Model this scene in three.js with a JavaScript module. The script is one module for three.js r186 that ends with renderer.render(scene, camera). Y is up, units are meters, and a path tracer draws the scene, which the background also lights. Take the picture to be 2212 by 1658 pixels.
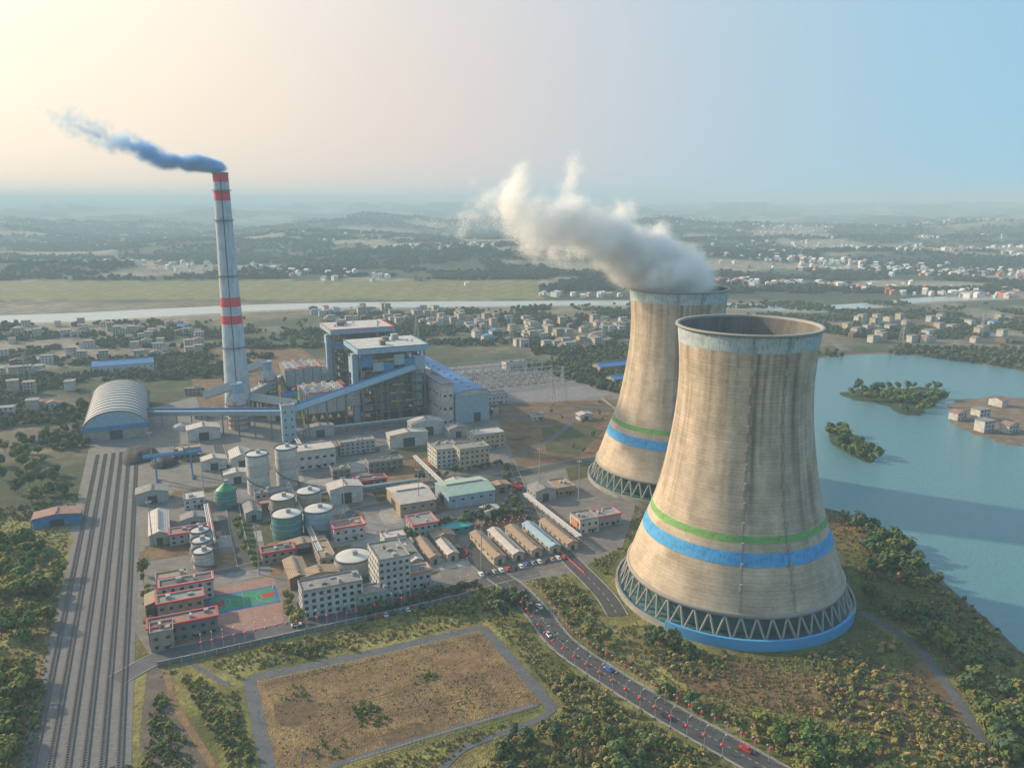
import * as THREE from 'three';
import { mergeGeometries } from 'three/addons/utils/BufferGeometryUtils.js';

// ---------- camera, sky, sun, exposure ----------
const scene = new THREE.Scene();
const W0 = 2212, H0 = 1658, F = 1712, EYE = 180, HOR = 436;          // picture grid used for laying out the ground plan
const PITCH = Math.atan((H0 / 2 - HOR) / F);
const camera = new THREE.PerspectiveCamera(2 * Math.atan(H0 / 2 / F) * 180 / Math.PI, 1024 / 767, 1, 60000);
camera.position.set(0, EYE, 0);
camera.rotation.set(-PITCH, 0, 0);
const SUN_AZ = -66 * Math.PI / 180, SUN_EL = 24 * Math.PI / 180;
const sunDir = new THREE.Vector3(Math.sin(SUN_AZ) * Math.cos(SUN_EL), Math.sin(SUN_EL), -Math.cos(SUN_AZ) * Math.cos(SUN_EL));
const EXPOSURE = 1.34, FOG = 0.00021;
function skyTexture() {
  const w = 512, h = 256, data = new Float32Array(w * h * 4), d = new THREE.Vector3();
  const mix = (a, b, t) => a.map((v, i) => v + (b[i] - v) * t);
  const sm = (a, b, x) => { const t = Math.min(1, Math.max(0, (x - a) / (b - a))); return t * t * (3 - 2 * t); };
  for (let j = 0; j < h; j++) for (let i = 0; i < w; i++) {
    const el = ((j + 0.5) / h - 0.5) * Math.PI, az = ((i + 0.5) / w - 0.5) * 2 * Math.PI;
    d.set(Math.cos(az) * Math.cos(el), Math.sin(el), Math.sin(az) * Math.cos(el));
    const ang = Math.acos(Math.max(-1, Math.min(1, d.dot(sunDir)))), flat = Math.max(0, Math.sin(Math.max(el, 0)));
    const side = sm(0.45, 1.75, ang);                                  // towards the sun warm, away from it blue
    const three = (a, b, c, t) => t < 0.5 ? mix(a, b, t * 2) : mix(b, c, t * 2 - 1);
    const hor = three([0.86, 0.66, 0.44], [0.66, 0.56, 0.52], [0.30, 0.53, 0.68], side), zen = three([0.84, 0.82, 0.76], [0.52, 0.60, 0.64], [0.25, 0.50, 0.70], sm(0.35, 1.65, ang));
    let c = mix(hor, zen, Math.pow(sm(0.0, 0.55, flat), 0.8));
    const top = sm(0.3, 1.0, flat); c = mix(c, [0.22, 0.38, 0.60], top * 0.7);
    c = c.map(v => v * 0.86); const glow = 0.5 * Math.exp(-ang * ang / 0.10) + 0.5 * Math.exp(-ang * ang / 0.5);
    c = [c[0] + glow, c[1] + glow * 0.96, c[2] + glow * 0.88];
    if (el < 0) c = mix(c, [0.16, 0.15, 0.12], sm(0, -0.25, el));
    const k = (j * w + i) * 4; data[k] = c[0]; data[k + 1] = c[1]; data[k + 2] = c[2]; data[k + 3] = 1;
  }
  const t = new THREE.DataTexture(data, w, h, THREE.RGBAFormat, THREE.FloatType);
  t.mapping = THREE.EquirectangularReflectionMapping; t.magFilter = THREE.LinearFilter; t.minFilter = THREE.LinearFilter; t.needsUpdate = true;
  return t;
}
scene.background = scene.environment = skyTexture();
const sun = new THREE.DirectionalLight(new THREE.Color(1, 0.77, 0.49), 5);
sun.position.copy(sunDir).multiplyScalar(1200).add(new THREE.Vector3(0, 0, -500)); sun.target.position.set(0, 0, -500);
sun.castShadow = true; sun.shadow.radius = 3; sun.shadow.mapSize.set(4096, 4096);
Object.assign(sun.shadow.camera, { left: -900, right: 900, top: 900, bottom: -900, near: 10, far: 4000 });
scene.add(sun, sun.target);
scene.fog = new THREE.FogExp2(new THREE.Color(0.60, 0.84, 1.0), FOG);

// ---------- helpers ----------
function rng(seed) { let a = seed >>> 0; return () => { a = (a + 0x6D2B79F5) | 0; let t = Math.imul(a ^ (a >>> 15), 1 | a); t = (t + Math.imul(t ^ (t >>> 7), 61 | t)) ^ t; return ((t ^ (t >>> 14)) >>> 0) / 4294967296; }; }
const R = rng(7), rr = (a, b) => a + (b - a) * R();
const V = (x, y, z) => new THREE.Vector3(x, y, z);
const sm = (a, b, x) => { const t = Math.min(1, Math.max(0, (x - a) / (b - a))); return t * t * (3 - 2 * t); };
const sP = Math.sin(PITCH), cP = Math.cos(PITCH);
function P(x, y, h = 0) {                                              // ground point (or point at height h) of the site plan
  const a = (x - W0 / 2) / F, b = (y - H0 / 2) / F, dy = -sP - b * cP, dz = -cP + b * sP, t = (h - EYE) / dy;
  return V(a * t, h, dz * t);
}
const PHI = 24 * Math.PI / 180, U = V(Math.cos(PHI), 0, -Math.sin(PHI)), D = V(-Math.sin(PHI), 0, -Math.cos(PHI));   // axes of the plant: across, and away
const off = (p, u, d) => p.clone().addScaledVector(U, u).addScaledVector(D, d);
const used = {};
function numbered(n) { const k = used[n] = (used[n] ?? -1) + 1; return k ? n + '_' + String(k).padStart(3, '0') : n; }
function tag(o, label, category, group, kind) { o.userData = { label, category }; if (group) o.userData.group = group; if (kind) o.userData.kind = kind; return o; }
function thing(name, label, category, p, rot = PHI, group) {
  const o = new THREE.Group(); o.name = numbered(name); o.position.copy(p); o.rotation.y = rot; tag(o, label, category, group); scene.add(o); return o;
}
function copyOf(o, p, rot, label) { const c = o.clone(); c.name = numbered(o.name.replace(/_\d+$/, '')); c.userData = { ...o.userData }; if (label) c.userData.label = label; c.position.copy(p); if (rot !== undefined) c.rotation.y = rot; scene.add(c); return c; }
function mesh(name, geo, m, parent) {
  if (Array.isArray(geo)) geo = geo.length > 1 ? mergeGeometries(geo.map(g => g.index ? g.toNonIndexed() : g)) : geo[0];
  const o = new THREE.Mesh(geo, m); o.name = parent ? name : numbered(name); o.castShadow = o.receiveShadow = true; (parent || scene).add(o); return o;
}
function put(o, x, y, z, ry = 0) { o.position.set(x, y, z); o.rotation.y = ry; return o; }
// box with uv in metres
function bx(w, h, d, x = 0, y = 0, z = 0, ry = 0) {
  const g = new THREE.BoxGeometry(w, h, d), uv = g.attributes.uv, n = g.attributes.normal;
  for (let i = 0; i < uv.count; i++) { const ax = Math.abs(n.getX(i)), ay = Math.abs(n.getY(i)); uv.setXY(i, uv.getX(i) * (ax > 0.5 ? d : w), uv.getY(i) * (ay > 0.5 ? d : h)); }
  if (ry) g.rotateY(ry); return g.translate(x, y + h / 2, z);
}
function cyl(r0, r1, h, x = 0, y = 0, z = 0, seg = 20, open = false) {
  const g = new THREE.CylinderGeometry(r1, r0, h, seg, 1, open), uv = g.attributes.uv;
  for (let i = 0; i < uv.count; i++) uv.setXY(i, uv.getX(i) * 6.28 * r0, uv.getY(i) * h);
  return g.translate(x, y + h / 2, z);
}
const dome = (r, hh, x, y, z, seg = 20) => new THREE.SphereGeometry(r, seg, 8, 0, 6.2832, 0, Math.PI / 2).scale(1, hh / r, 1).translate(x, y, z);
function bar(a, b, r, seg = 6) {
  const d = b.clone().sub(a), l = d.length(), g = new THREE.CylinderGeometry(r, r, l, seg);
  g.applyQuaternion(new THREE.Quaternion().setFromUnitVectors(V(0, 1, 0), d.normalize())); return g.translate((a.x + b.x) / 2, (a.y + b.y) / 2, (a.z + b.z) / 2);
}
function beam(a, b, w, h) {                                            // square section between two points
  const d = b.clone().sub(a), l = d.length(), g = bx(w, l, h).translate(0, -l / 2, 0);
  g.applyQuaternion(new THREE.Quaternion().setFromUnitVectors(V(0, 1, 0), d.normalize())); return g.translate((a.x + b.x) / 2, (a.y + b.y) / 2, (a.z + b.z) / 2);
}
function prism(w, h, d, x, y, z, over = 0.5) {                         // gable roof, ridge along z
  const s = new THREE.Shape(); s.moveTo(-w / 2 - over, 0); s.lineTo(0, h); s.lineTo(w / 2 + over, 0); s.lineTo(w / 2 + over, -0.25); s.lineTo(0, h - 0.3 + 0.05); s.lineTo(-w / 2 - over, -0.25); s.closePath();
  return new THREE.ExtrudeGeometry(s, { depth: d + over * 2, bevelEnabled: false }).translate(x, y, z - d / 2 - over);
}
function gableEnd(w, h, d, x, y, z) { const s = new THREE.Shape(); s.moveTo(-w / 2, 0); s.lineTo(0, h - 0.3); s.lineTo(w / 2, 0); s.closePath(); return new THREE.ExtrudeGeometry(s, { depth: d, bevelEnabled: false }).translate(x, y, z - d / 2); }
function vault(w, h, d, x, y, z, n = 18, t = 0.4) {                      // barrel roof, ridge along z
  const s = new THREE.Shape();
  for (let i = 0; i <= n; i++) { const a = Math.PI * i / n; s[i ? 'lineTo' : 'moveTo'](-Math.cos(a) * w / 2, Math.sin(a) * h); }
  for (let i = n; i >= 0; i--) { const a = Math.PI * i / n; s.lineTo(-Math.cos(a) * (w / 2 - t), Math.sin(a) * (h - t)); }
  return new THREE.ExtrudeGeometry(s, { depth: d, bevelEnabled: false }).translate(x, y, z - d / 2);
}
// ---------- noise and textures ----------
const PERM = (() => { const r = rng(99), a = new Float32Array(65536); for (let i = 0; i < 65536; i++) a[i] = r(); return a; })();
const lat = (x, y, p) => PERM[((((x % p) + p) % p) * 131 + (((y % p) + p) % p) * 7919 + p * 17) & 65535];
function vn(x, y, p) { const i = Math.floor(x), j = Math.floor(y), u = x - i, v = y - j, a = u * u * (3 - 2 * u), b = v * v * (3 - 2 * v); return (lat(i, j, p) * (1 - a) + lat(i + 1, j, p) * a) * (1 - b) + (lat(i, j + 1, p) * (1 - a) + lat(i + 1, j + 1, p) * a) * b; }
function fbm(x, y, p = 4096, o = 4) { let s = 0, a = 0.5, t = 0; for (let i = 0; i < o; i++) { s += a * vn(x, y, p); t += a; x *= 2; y *= 2; p *= 2; a *= 0.5; } return s / t; }
function tex(n, fn, srgb = true) {                                     // tileable; fn(u, v) gives a colour of 0..1 (sRGB) or a grey
  const data = new Uint8Array(n * n * 4);
  for (let j = 0; j < n; j++) for (let i = 0; i < n; i++) { const c = fn(i / n, j / n), k = (j * n + i) * 4; for (let q = 0; q < 3; q++) data[k + q] = 255 * Math.min(1, Math.max(0, Array.isArray(c) ? c[q] : c)); data[k + 3] = 255; }
  const t = new THREE.DataTexture(data, n, n); t.wrapS = t.wrapT = THREE.RepeatWrapping; t.magFilter = THREE.LinearFilter; t.minFilter = THREE.LinearMipmapLinearFilter; t.generateMipmaps = true;
  if (srgb) t.colorSpace = THREE.SRGBColorSpace; t.needsUpdate = true; return t;
}
const rep = (t, sx, sy = sx) => { const c = t.clone(); c.repeat.set(1 / sx, 1 / sy); c.needsUpdate = true; return c; };
const gray = (a, b) => (u, v) => { const n = fbm(u * 8, v * 8, 8, 5), m = fbm(u * 64 + 3, v * 64, 64, 3); return a + (b - a) * (0.65 * n + 0.35 * m); };
const T = {
  soft: tex(512, gray(0.62, 1.0)),
  speck: tex(512, (u, v) => { const n = fbm(u * 12, v * 12, 12, 5), m = vn(u * 170, v * 170, 170); return 0.55 + 0.5 * (0.5 * n + 0.5 * m) - (m > 0.86 ? 0.22 : 0); }),
  land: tex(1024, (u, v) => { const n = fbm(u * 10, v * 10, 10, 6), m = fbm(u * 90, v * 90, 90, 3), k = 0.38 + 0.75 * (0.55 * n + 0.45 * m); return [k, k * (0.97 + 0.06 * n), k * 0.98]; }),
  worn: tex(512, (u, v) => { const n = fbm(u * 10, v * 5, 10, 5), d = fbm(u * 90, v * 5, 90, 3), chip = fbm(u * 70 + 9, v * 50, 70, 3) > 0.69 ? 0.12 : 0; return [0.80 + 0.2 * n - 0.13 * sm(0.5, 0.75, d) + chip, 0.80 + 0.2 * n - 0.12 * sm(0.5, 0.75, d) + chip * 0.6, 0.81 + 0.19 * n - 0.1 * sm(0.5, 0.75, d)]; }),
  corr: tex(256, (u, v) => 0.80 + 0.2 * Math.abs(Math.sin(u * Math.PI * 8)) - 0.16 * fbm(u * 6, v * 6, 6, 4)),
  bump: tex(512, (u, v) => 0.5 * fbm(u * 20, v * 20, 20, 4) + 0.5 * vn(u * 128, v * 128, 128), false),
};
const mats = {};
function M(key, rgb, o = {}) {                                         // rgb: linear base colour
  if (mats[key]) return mats[key];
  const { t = 'soft', s = 12, rough = 0.85, metal = 0, bump = 0, phys, ...more } = o;
  const p = { color: new THREE.Color().setRGB(...rgb), roughness: rough, metalness: metal, side: THREE.DoubleSide, ...more };
  if (t) { p.map = rep(T[t], s); if (Array.isArray(s)) p.map.repeat.set(s[0], s[1]); }
  if (bump) { p.bumpMap = rep(T.bump, s * 0.5); p.bumpScale = bump; }
  return mats[key] = phys ? new THREE.MeshPhysicalMaterial(p) : new THREE.MeshStandardMaterial(p);
}
const m = {
  asphalt: M('asphalt', [0.085, 0.088, 0.095], { t: 'speck', s: 30 }), road: M('road', [0.13, 0.135, 0.15], { t: 'speck', s: 26 }), gravel: M('gravel', [0.15, 0.165, 0.19], { t: 'speck', s: 14, bump: 0.1 }),
  apron: M('apron', [0.25, 0.235, 0.22], { t: 'speck', s: 40 }), yard: M('yard', [0.30, 0.285, 0.30], { t: 'speck', s: 24 }), ballast: M('ballast', [0.235, 0.235, 0.245], { t: 'speck', s: 11, bump: 0.1 }),
  soil: M('soil', [0.26, 0.155, 0.075], { t: 'land', s: 60, bump: 0.5 }), field: M('field', [0.31, 0.20, 0.09], { t: 'land', s: 70, bump: 0.6 }), dirt: M('dirt', [0.34, 0.20, 0.10], { t: 'land', s: 26, bump: 0.2 }),
  lawn: M('lawn', [0.105, 0.11, 0.035], { t: 'land', s: 40, bump: 0.4 }), green: M('green', [0.05, 0.10, 0.025], { t: 'land', s: 30, bump: 0.5 }),
  conc: M('conc', [0.44, 0.42, 0.39], { s: 16 }), concD: M('concD', [0.27, 0.26, 0.25], { s: 16 }), white: M('white', [0.72, 0.71, 0.68], { s: 20 }), cream: M('cream', [0.62, 0.54, 0.42], { s: 20 }), beige: M('beige', [0.50, 0.40, 0.30], { s: 14 }),
  greyroof: M('greyroof', [0.36, 0.35, 0.345], { t: 'speck', s: 22 }), darkroof: M('darkroof', [0.17, 0.165, 0.165], { t: 'speck', s: 18 }), paleroof: M('paleroof', [0.60, 0.55, 0.52], { t: 'corr', s: 9 }), tanroof: M('tanroof', [0.40, 0.29, 0.20], { t: 'corr', s: 7 }), pinkroof: M('pinkroof', [0.44, 0.25, 0.21], { t: 'speck', s: 14 }),
  blue: M('blue', [0.045, 0.24, 0.56], { t: 'corr', s: 9, rough: 0.5 }), blueP: M('blueP', [0.06, 0.30, 0.62], { s: 14, rough: 0.6 }), lblue: M('lblue', [0.34, 0.50, 0.62], { t: 'corr', s: 8, rough: 0.6 }), teal: M('teal', [0.06, 0.36, 0.36], { s: 12, rough: 0.6 }), mint: M('mint', [0.36, 0.52, 0.46], { t: 'corr', s: 9 }), greenP: M('greenP', [0.03, 0.40, 0.17], { s: 10, rough: 0.55 }),
  red: M('red', [0.58, 0.03, 0.055], { t: null, rough: 0.5 }), orange: M('orange', [0.55, 0.16, 0.03], { t: null, rough: 0.6 }), yellow: M('yellow', [0.55, 0.5, 0.03], { t: null, rough: 0.6 }),
  steel: M('steel', [0.24, 0.25, 0.265], { s: 8, rough: 0.6, metal: 0.3 }), steelD: M('steelD', [0.09, 0.095, 0.105], { s: 8, rough: 0.6, metal: 0.3 }), steelL: M('steelL', [0.46, 0.48, 0.50], { t: 'corr', s: 9, rough: 0.55, metal: 0.15 }), rail: M('rail', [0.13, 0.10, 0.085], { t: null, rough: 0.5, metal: 0.4 }),
  glass: M('glass', [0.03, 0.045, 0.06], { t: null, rough: 0.12 }), black: M('black', [0.03, 0.03, 0.032], { t: null }), coal: M('coal', [0.03, 0.03, 0.034], { t: 'speck', s: 8, bump: 0.5 }), trunk: M('trunk', [0.10, 0.075, 0.05], { t: null }), wood: M('wood', [0.30, 0.25, 0.17], { t: null }),
  lineW: M('lineW', [0.7, 0.7, 0.68], { t: 'speck', s: 6 }), court: M('court', [0.03, 0.30, 0.17], { t: 'soft', s: 9 }), courtB: M('courtB', [0.05, 0.17, 0.50], { t: 'soft', s: 9 }), courtR: M('courtR', [0.46, 0.06, 0.07], { t: 'soft', s: 9 }), brick: M('brick', [0.27, 0.17, 0.145], { t: 'speck', s: 5 }),
};
const ORD = n => { const a = ['', 'first', 'second', 'third', 'fourth', 'fifth', 'sixth', 'seventh', 'eighth', 'ninth', 'tenth', 'eleventh', 'twelfth', 'thirteenth', 'fourteenth', 'fifteenth', 'sixteenth', 'seventeenth', 'eighteenth', 'nineteenth'], b = ['', '', 'twenti', 'thirti', 'forti'], c = ['', '', 'twenty', 'thirty', 'forty']; return n < 20 ? a[n] : n % 10 ? c[Math.floor(n / 10)] + '-' + a[n % 10] : b[Math.floor(n / 10)] + 'eth'; };
function structure(o) { o.userData.kind = 'structure'; return o; }
// flat sheets
let lift = 0;
function sheet(name, pts, mat, y, kind = 'structure') {                // pts: ground points
  const s = new THREE.Shape(pts.map(p => new THREE.Vector2(p.x, -p.z))), g = new THREE.ShapeGeometry(s); g.rotateX(-Math.PI / 2); g.translate(0, y, 0);
  const o = mesh(name, g, mat); o.userData.kind = kind; return o;
}
function spline(pts, n) { return new THREE.CatmullRomCurve3(pts, false, 'centripetal').getSpacedPoints(n); }
function ribbonGeo(pts, w, y, hgt = 0, side = 0) {                     // strip along pts; hgt > 0 makes it a kerb with sides
  const pos = [], uv = [], idx = []; let L = 0;
  pts.forEach((p, i) => {
    const a = pts[Math.max(0, i - 1)], b = pts[Math.min(pts.length - 1, i + 1)], t = b.clone().sub(a).setY(0).normalize(), nx = -t.z, nz = t.x; if (i) L += p.distanceTo(pts[i - 1]);
    const cx = p.x + nx * side, cz = p.z + nz * side;
    const cs = hgt ? [[-w / 2, 0], [-w / 2, hgt], [w / 2, hgt], [w / 2, 0]] : [[-w / 2, 0], [w / 2, 0]];
    for (const [o, h] of cs) { pos.push(cx + nx * o, y + h + p.y, cz + nz * o); uv.push(L, o + h); }
  });
  const k = hgt ? 4 : 2;
  for (let i = 0; i + 1 < pts.length; i++) for (let j = 0; j + 1 < k; j++) { const a = i * k + j, b = a + 1, c = a + k, d = c + 1; idx.push(a, b, c, b, d, c); }
  const g = new THREE.BufferGeometry(); g.setAttribute('position', new THREE.Float32BufferAttribute(pos, 3)); g.setAttribute('uv', new THREE.Float32BufferAttribute(uv, 2)); g.setIndex(idx); g.computeVertexNormals(); return g.toNonIndexed();
}
function road(name, pts, w, mat, y, kerb) {
  const r = structure(mesh(name, ribbonGeo(pts, w, y), mat));
  if (kerb) { mesh('kerb', ribbonGeo(pts, 0.4, y, 0.13, w / 2 + 0.2), m.conc, r); mesh('kerb', ribbonGeo(pts, 0.4, y, 0.13, -w / 2 - 0.2), m.conc, r); }
  return r;
}
// ---------- terrain ----------
function hgt(x, z) {
  const d = -z, r = Math.hypot(x, z); if (d < 1500) return d < -300 ? 0 : 0;
  const k = sm(1560, 2600, d), a = 34 * k + 46 * sm(2600, 5000, d) + 78 * sm(5000, 11000, d);
  let n = fbm(x / 900 + 40, z / 520 + 90, 4096, 5); n = Math.max(0, (n - 0.36) / 0.36);
  const ridge = 26 * Math.exp(-Math.pow((d - 2350 - 0.25 * (x - 600)) / 170, 2)) * sm(150, 700, x) + 34 * Math.exp(-Math.pow((d - 3100 - 0.2 * x) / 260, 2)) * sm(100, 900, x) + 24 * Math.exp(-Math.pow((d - 1980 + 0.1 * x) / 160, 2)) * sm(-150, -700, x);
  return Math.min(a * n + ridge * (0.6 + 0.6 * fbm(x / 260, z / 260)), 172 + 6 * n) * (r > 0 ? 1 : 0);
}
const C = (r, g, b) => [r, g, b], lerp3 = (a, b, t) => a.map((v, i) => v + (b[i] - v) * t);
function cover(x, z) {                                                 // land cover colour, linear
  const d = -z, n = fbm(x / 70 + 5, z / 70, 4096, 4), q = fbm(x / 300 + 70, z / 220 + 11, 4096, 4), f = fbm(x / 22, z / 22, 4096, 3);
  let c;
  if (d < 430) { c = lerp3(C(0.105, 0.125, 0.032), C(0.25, 0.22, 0.075), sm(0.34, 0.62, n * 0.6 + f * 0.4)); c = lerp3(c, C(0.20, 0.12, 0.06), sm(0.56, 0.66, q) * 0.8 * sm(-60, 120, x)); }
  else if (d < 1500) { c = lerp3(C(0.055, 0.075, 0.035), C(0.20, 0.165, 0.115), sm(0.40, 0.60, n * 0.5 + q * 0.5)); c = lerp3(c, C(0.27, 0.24, 0.20), sm(0.58, 0.68, f * 0.4 + q * 0.6)); }
  else if (d < 1840 && x < 60) c = lerp3(C(0.17, 0.165, 0.045), C(0.26, 0.24, 0.10), n);
  else { c = lerp3(C(0.026, 0.040, 0.024), C(0.065, 0.075, 0.045), n); c = lerp3(c, C(0.20, 0.18, 0.14), sm(0.555, 0.64, q) * sm(5, 1, 0) + sm(0.56, 0.63, q) * 0.7); }
  return c;
}
{
  const az = [], rad = [];
  for (let i = 0; i <= 400; i++) az.push((-50 + i * 0.25) * Math.PI / 180);
  for (let i = 1; i < 64; i++) az.push((50 + i * 260 / 64) * Math.PI / 180);
  for (let r = 40; r < 30000; r *= 1.021) rad.push(r);
  const pos = [0, 0, 0], col = [...cover(0, 0)], uv = [0, 0], idx = [], n = az.length;
  for (const r of rad) for (const a of az) { const x = r * Math.sin(a), z = -r * Math.cos(a), c = cover(x, z), front = Math.cos(a) > 0.3 && r > 1400; pos.push(x, front ? hgt(x, z) : 0, z); col.push(...c); uv.push(x, z); }
  for (let i = 0; i < n; i++) idx.push(0, 1 + i, 1 + (i + 1) % n);
  for (let k = 0; k + 1 < rad.length; k++) for (let i = 0; i < n; i++) { const a = 1 + k * n + i, b = 1 + k * n + (i + 1) % n, c = a + n, d = b + n; idx.push(a, c, b, b, c, d); }
  const g = new THREE.BufferGeometry(); g.setAttribute('position', new THREE.Float32BufferAttribute(pos, 3)); g.setAttribute('color', new THREE.Float32BufferAttribute(col, 3)); g.setAttribute('uv', new THREE.Float32BufferAttribute(uv, 2)); g.setIndex(idx); g.computeVertexNormals();
  const mt = new THREE.MeshStandardMaterial({ vertexColors: true, roughness: 1, map: rep(T.land, 85), bumpMap: rep(T.bump, 30), bumpScale: 0.6 });
  mt.color.setRGB(1.5, 1.5, 1.5);
  structure(mesh('ground', g, mt));
}
// ---------- water ----------
const waterR = new THREE.MeshStandardMaterial({ color: new THREE.Color().setRGB(0.36, 0.40, 0.40), roughness: 0.25, bumpMap: rep(T.bump, 20), bumpScale: 0.06 });
const waterL = new THREE.MeshStandardMaterial({ color: new THREE.Color().setRGB(0.095, 0.215, 0.245), roughness: 0.2, bumpMap: rep(T.bump, 46), bumpScale: 0.4 });
const fv = a => a.map(([x, y]) => P(x, y));
{
  const near = fv([[-700, 716], [-300, 710], [8, 699], [180, 693], [340, 684], [520, 673], [658, 667], [800, 664], [920, 663], [1100, 661], [1300, 659], [1420, 660], [1600, 666], [1750, 672], [1880, 664], [2000, 652], [2300, 640]]);
  const far = fv([[-700, 688], [-300, 686], [8, 681], [180, 675], [340, 667], [520, 659], [658, 655], [800, 652.5], [920, 651], [1100, 650], [1300, 649], [1420, 650], [1600, 655], [1750, 660], [1880, 653], [2000, 642], [2300, 632]]);
  sheet('river', [...spline(near, 80), ...spline(far, 80).reverse()], waterR, 0.12);
  sheet('river_bank', [...spline(near.map((p, i) => p.clone().multiplyScalar(0.985)), 80), ...spline(near, 80).reverse()], M('sand', [0.42, 0.37, 0.29], { t: 'land', s: 50 }), 0.06);
}
const lakePts = fv([[1690, 800], [1790, 772], [1960, 766], [2212, 800], [2700, 850], [3300, 1000], [3300, 1700], [2700, 1700], [2440, 1600], [2212, 1413], [2130, 1335], [2062, 1278], [1985, 1205], [1900, 1138], [1830, 1108], [1760, 1092], [1700, 1020], [1660, 900]]);
sheet('lake', spline([...lakePts, lakePts[0]], 160).slice(0, -1), waterL, 0.10);
{
  const lc = lakePts.reduce((a, p) => a.add(p), V(0, 0, 0)).multiplyScalar(1 / lakePts.length), ring = spline([...lakePts, lakePts[0]], 200).slice(0, -1).map((p, i) => p.clone().add(p.clone().sub(lc).normalize().multiplyScalar(4 + 12 * fbm(i / 5, 3, 4096, 3))));
  sheet('lake_shore', ring, M('mud', [0.26, 0.22, 0.16], { t: 'land', s: 24, bump: 0.4 }), 0.055);
}
function island(pts, h, mat, label) {                                  // low mound with a ragged shore
  const ring = spline([...pts, pts[0]], 72).slice(0, -1), c = ring.reduce((a, p) => a.add(p), V(0, 0, 0)).multiplyScalar(1 / ring.length), pos = [], uv = [], idx = [], K = 5;
  for (let k = 0; k <= K; k++) for (const p of ring) { const t = 1 - k / K, w = 1 + (fbm(p.x / 9, p.z / 9) - 0.5) * 0.35, q = c.clone().lerp(p, t * w); pos.push(q.x, -0.2 + h * sm(0, 1, 1 - t) * (0.7 + 0.6 * fbm(q.x / 12, q.z / 12)) + 0.6 * (1 - t), q.z); uv.push(q.x, q.z); }
  for (let k = 0; k < K; k++) for (let i = 0; i < ring.length; i++) { const a = k * ring.length + i, b = k * ring.length + (i + 1) % ring.length, d = a + ring.length, e = b + ring.length; idx.push(a, b, d, b, e, d); }
  const g = new THREE.BufferGeometry(); g.setAttribute('position', new THREE.Float32BufferAttribute(pos, 3)); g.setAttribute('uv', new THREE.Float32BufferAttribute(uv, 2)); g.setIndex(idx); g.computeVertexNormals();
  structure(mesh('island', g, mat)); return ring;
}
const isl1 = island(fv([[1795, 848], [1850, 836], [1930, 838], [2010, 832], [2060, 846], [2030, 880], [1975, 905], [1900, 878], [1840, 866]]), 3, m.green);
const isl2 = island(fv([[1786, 926], [1806, 920], [1822, 940], [1850, 962], [1888, 976], [1905, 1000], [1896, 1012], [1860, 998], [1820, 976], [1790, 955]]), 3, m.green);
const isl3 = island(fv([[2010, 866], [2090, 850], [2230, 852], [2420, 880], [2440, 960], [2260, 985], [2130, 960], [2040, 925]]), 2, M('bankland', [0.28, 0.20, 0.14], { t: 'land', s: 50 }));
// ---------- plant ground, field, roads ----------
const G = (u, d, o = P(1000, 1060)) => off(o, u, d);
sheet('plant_yard', fv([[150, 1150], [330, 1425], [890, 1310], [1040, 1270], [1230, 1240], [1345, 1180], [1400, 1010], [1350, 880], [1100, 780], [900, 800], [640, 770], [480, 840], [330, 880], [200, 930]]), m.apron, 0.03);
sheet('bare_soil', fv([[400, 770], [520, 735], [640, 745], [720, 800], [760, 850], [560, 905], [430, 880]]), m.soil, 0.06);
sheet('bare_soil', fv([[1060, 872], [1340, 862], [1345, 905], [1290, 990], [1120, 1010], [1090, 940]]), m.soil, 0.06);
sheet('bare_soil', fv([[1400, 1420], [1560, 1415], [1700, 1450], [1880, 1480], [2010, 1420], [2090, 1560], [1960, 1640], [1830, 1560], [1660, 1530], [1500, 1490]]), m.soil, 0.04);
sheet('switchyard_pad', fv([[985, 800], [1290, 792], [1345, 850], [1200, 868], [985, 862]]), m.yard, 0.09);
sheet('lawn', fv([[1170, 925], [1240, 912], [1305, 930], [1250, 985], [1180, 975]]), m.lawn, 0.09);
sheet('lawn', fv([[1220, 1000], [1300, 985], [1290, 1025], [1230, 1040]]), m.lawn, 0.09);
sheet('lawn', fv([[560, 1130], [600, 1120], [620, 1185], [575, 1200]]), m.lawn, 0.09);
sheet('lawn', fv([[505, 1090], [525, 1085], [570, 1215], [545, 1225]]), m.green, 0.09);
const fTL = P(546, 1470), fTR = P(1040, 1362), fBR = P(1186, 1515), fBL = P(588, 1690), fBm = P(760, 1655), fBr = P(990, 1570);
sheet('dry_field', [fTL, fTR, P(1105, 1436), P(1160, 1500), fBR, P(1090, 1545), fBr, P(915, 1595), P(720, 1652), P(640, 1700), fBL, P(566, 1570)], m.field, 0.07);
road('field_path', spline([P(350, 1362 + 110), ...[]].concat([P(538, 1464), P(700, 1432), P(880, 1392), P(1043, 1355)]).slice(1), 40), 4.6, m.gravel, 0.10);
road('field_path', spline([P(1043, 1355), P(1105, 1425), P(1167, 1497), P(1195, 1530)], 30), 4.6, m.gravel, 0.104);
road('field_path', spline([P(538, 1464), P(555, 1550), P(578, 1651), P(592, 1720)], 20), 4.8, m.gravel, 0.108);
road('footpath', spline([P(1160, 1521), P(1094, 1541), P(991, 1571), P(918, 1592), P(720, 1655), P(640, 1700)], 40), 2.4, m.gravel, 0.11);
road('footpath', spline([P(1195, 1530), P(1175, 1548), P(1101, 1578), P(998, 1619), P(930, 1690)], 30), 3.0, m.gravel, 0.112);
road('footpath', spline([P(380, 1420), P(405, 1428), P(450, 1455), P(495, 1482)], 16), 2.0, m.gravel, 0.10);
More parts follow.
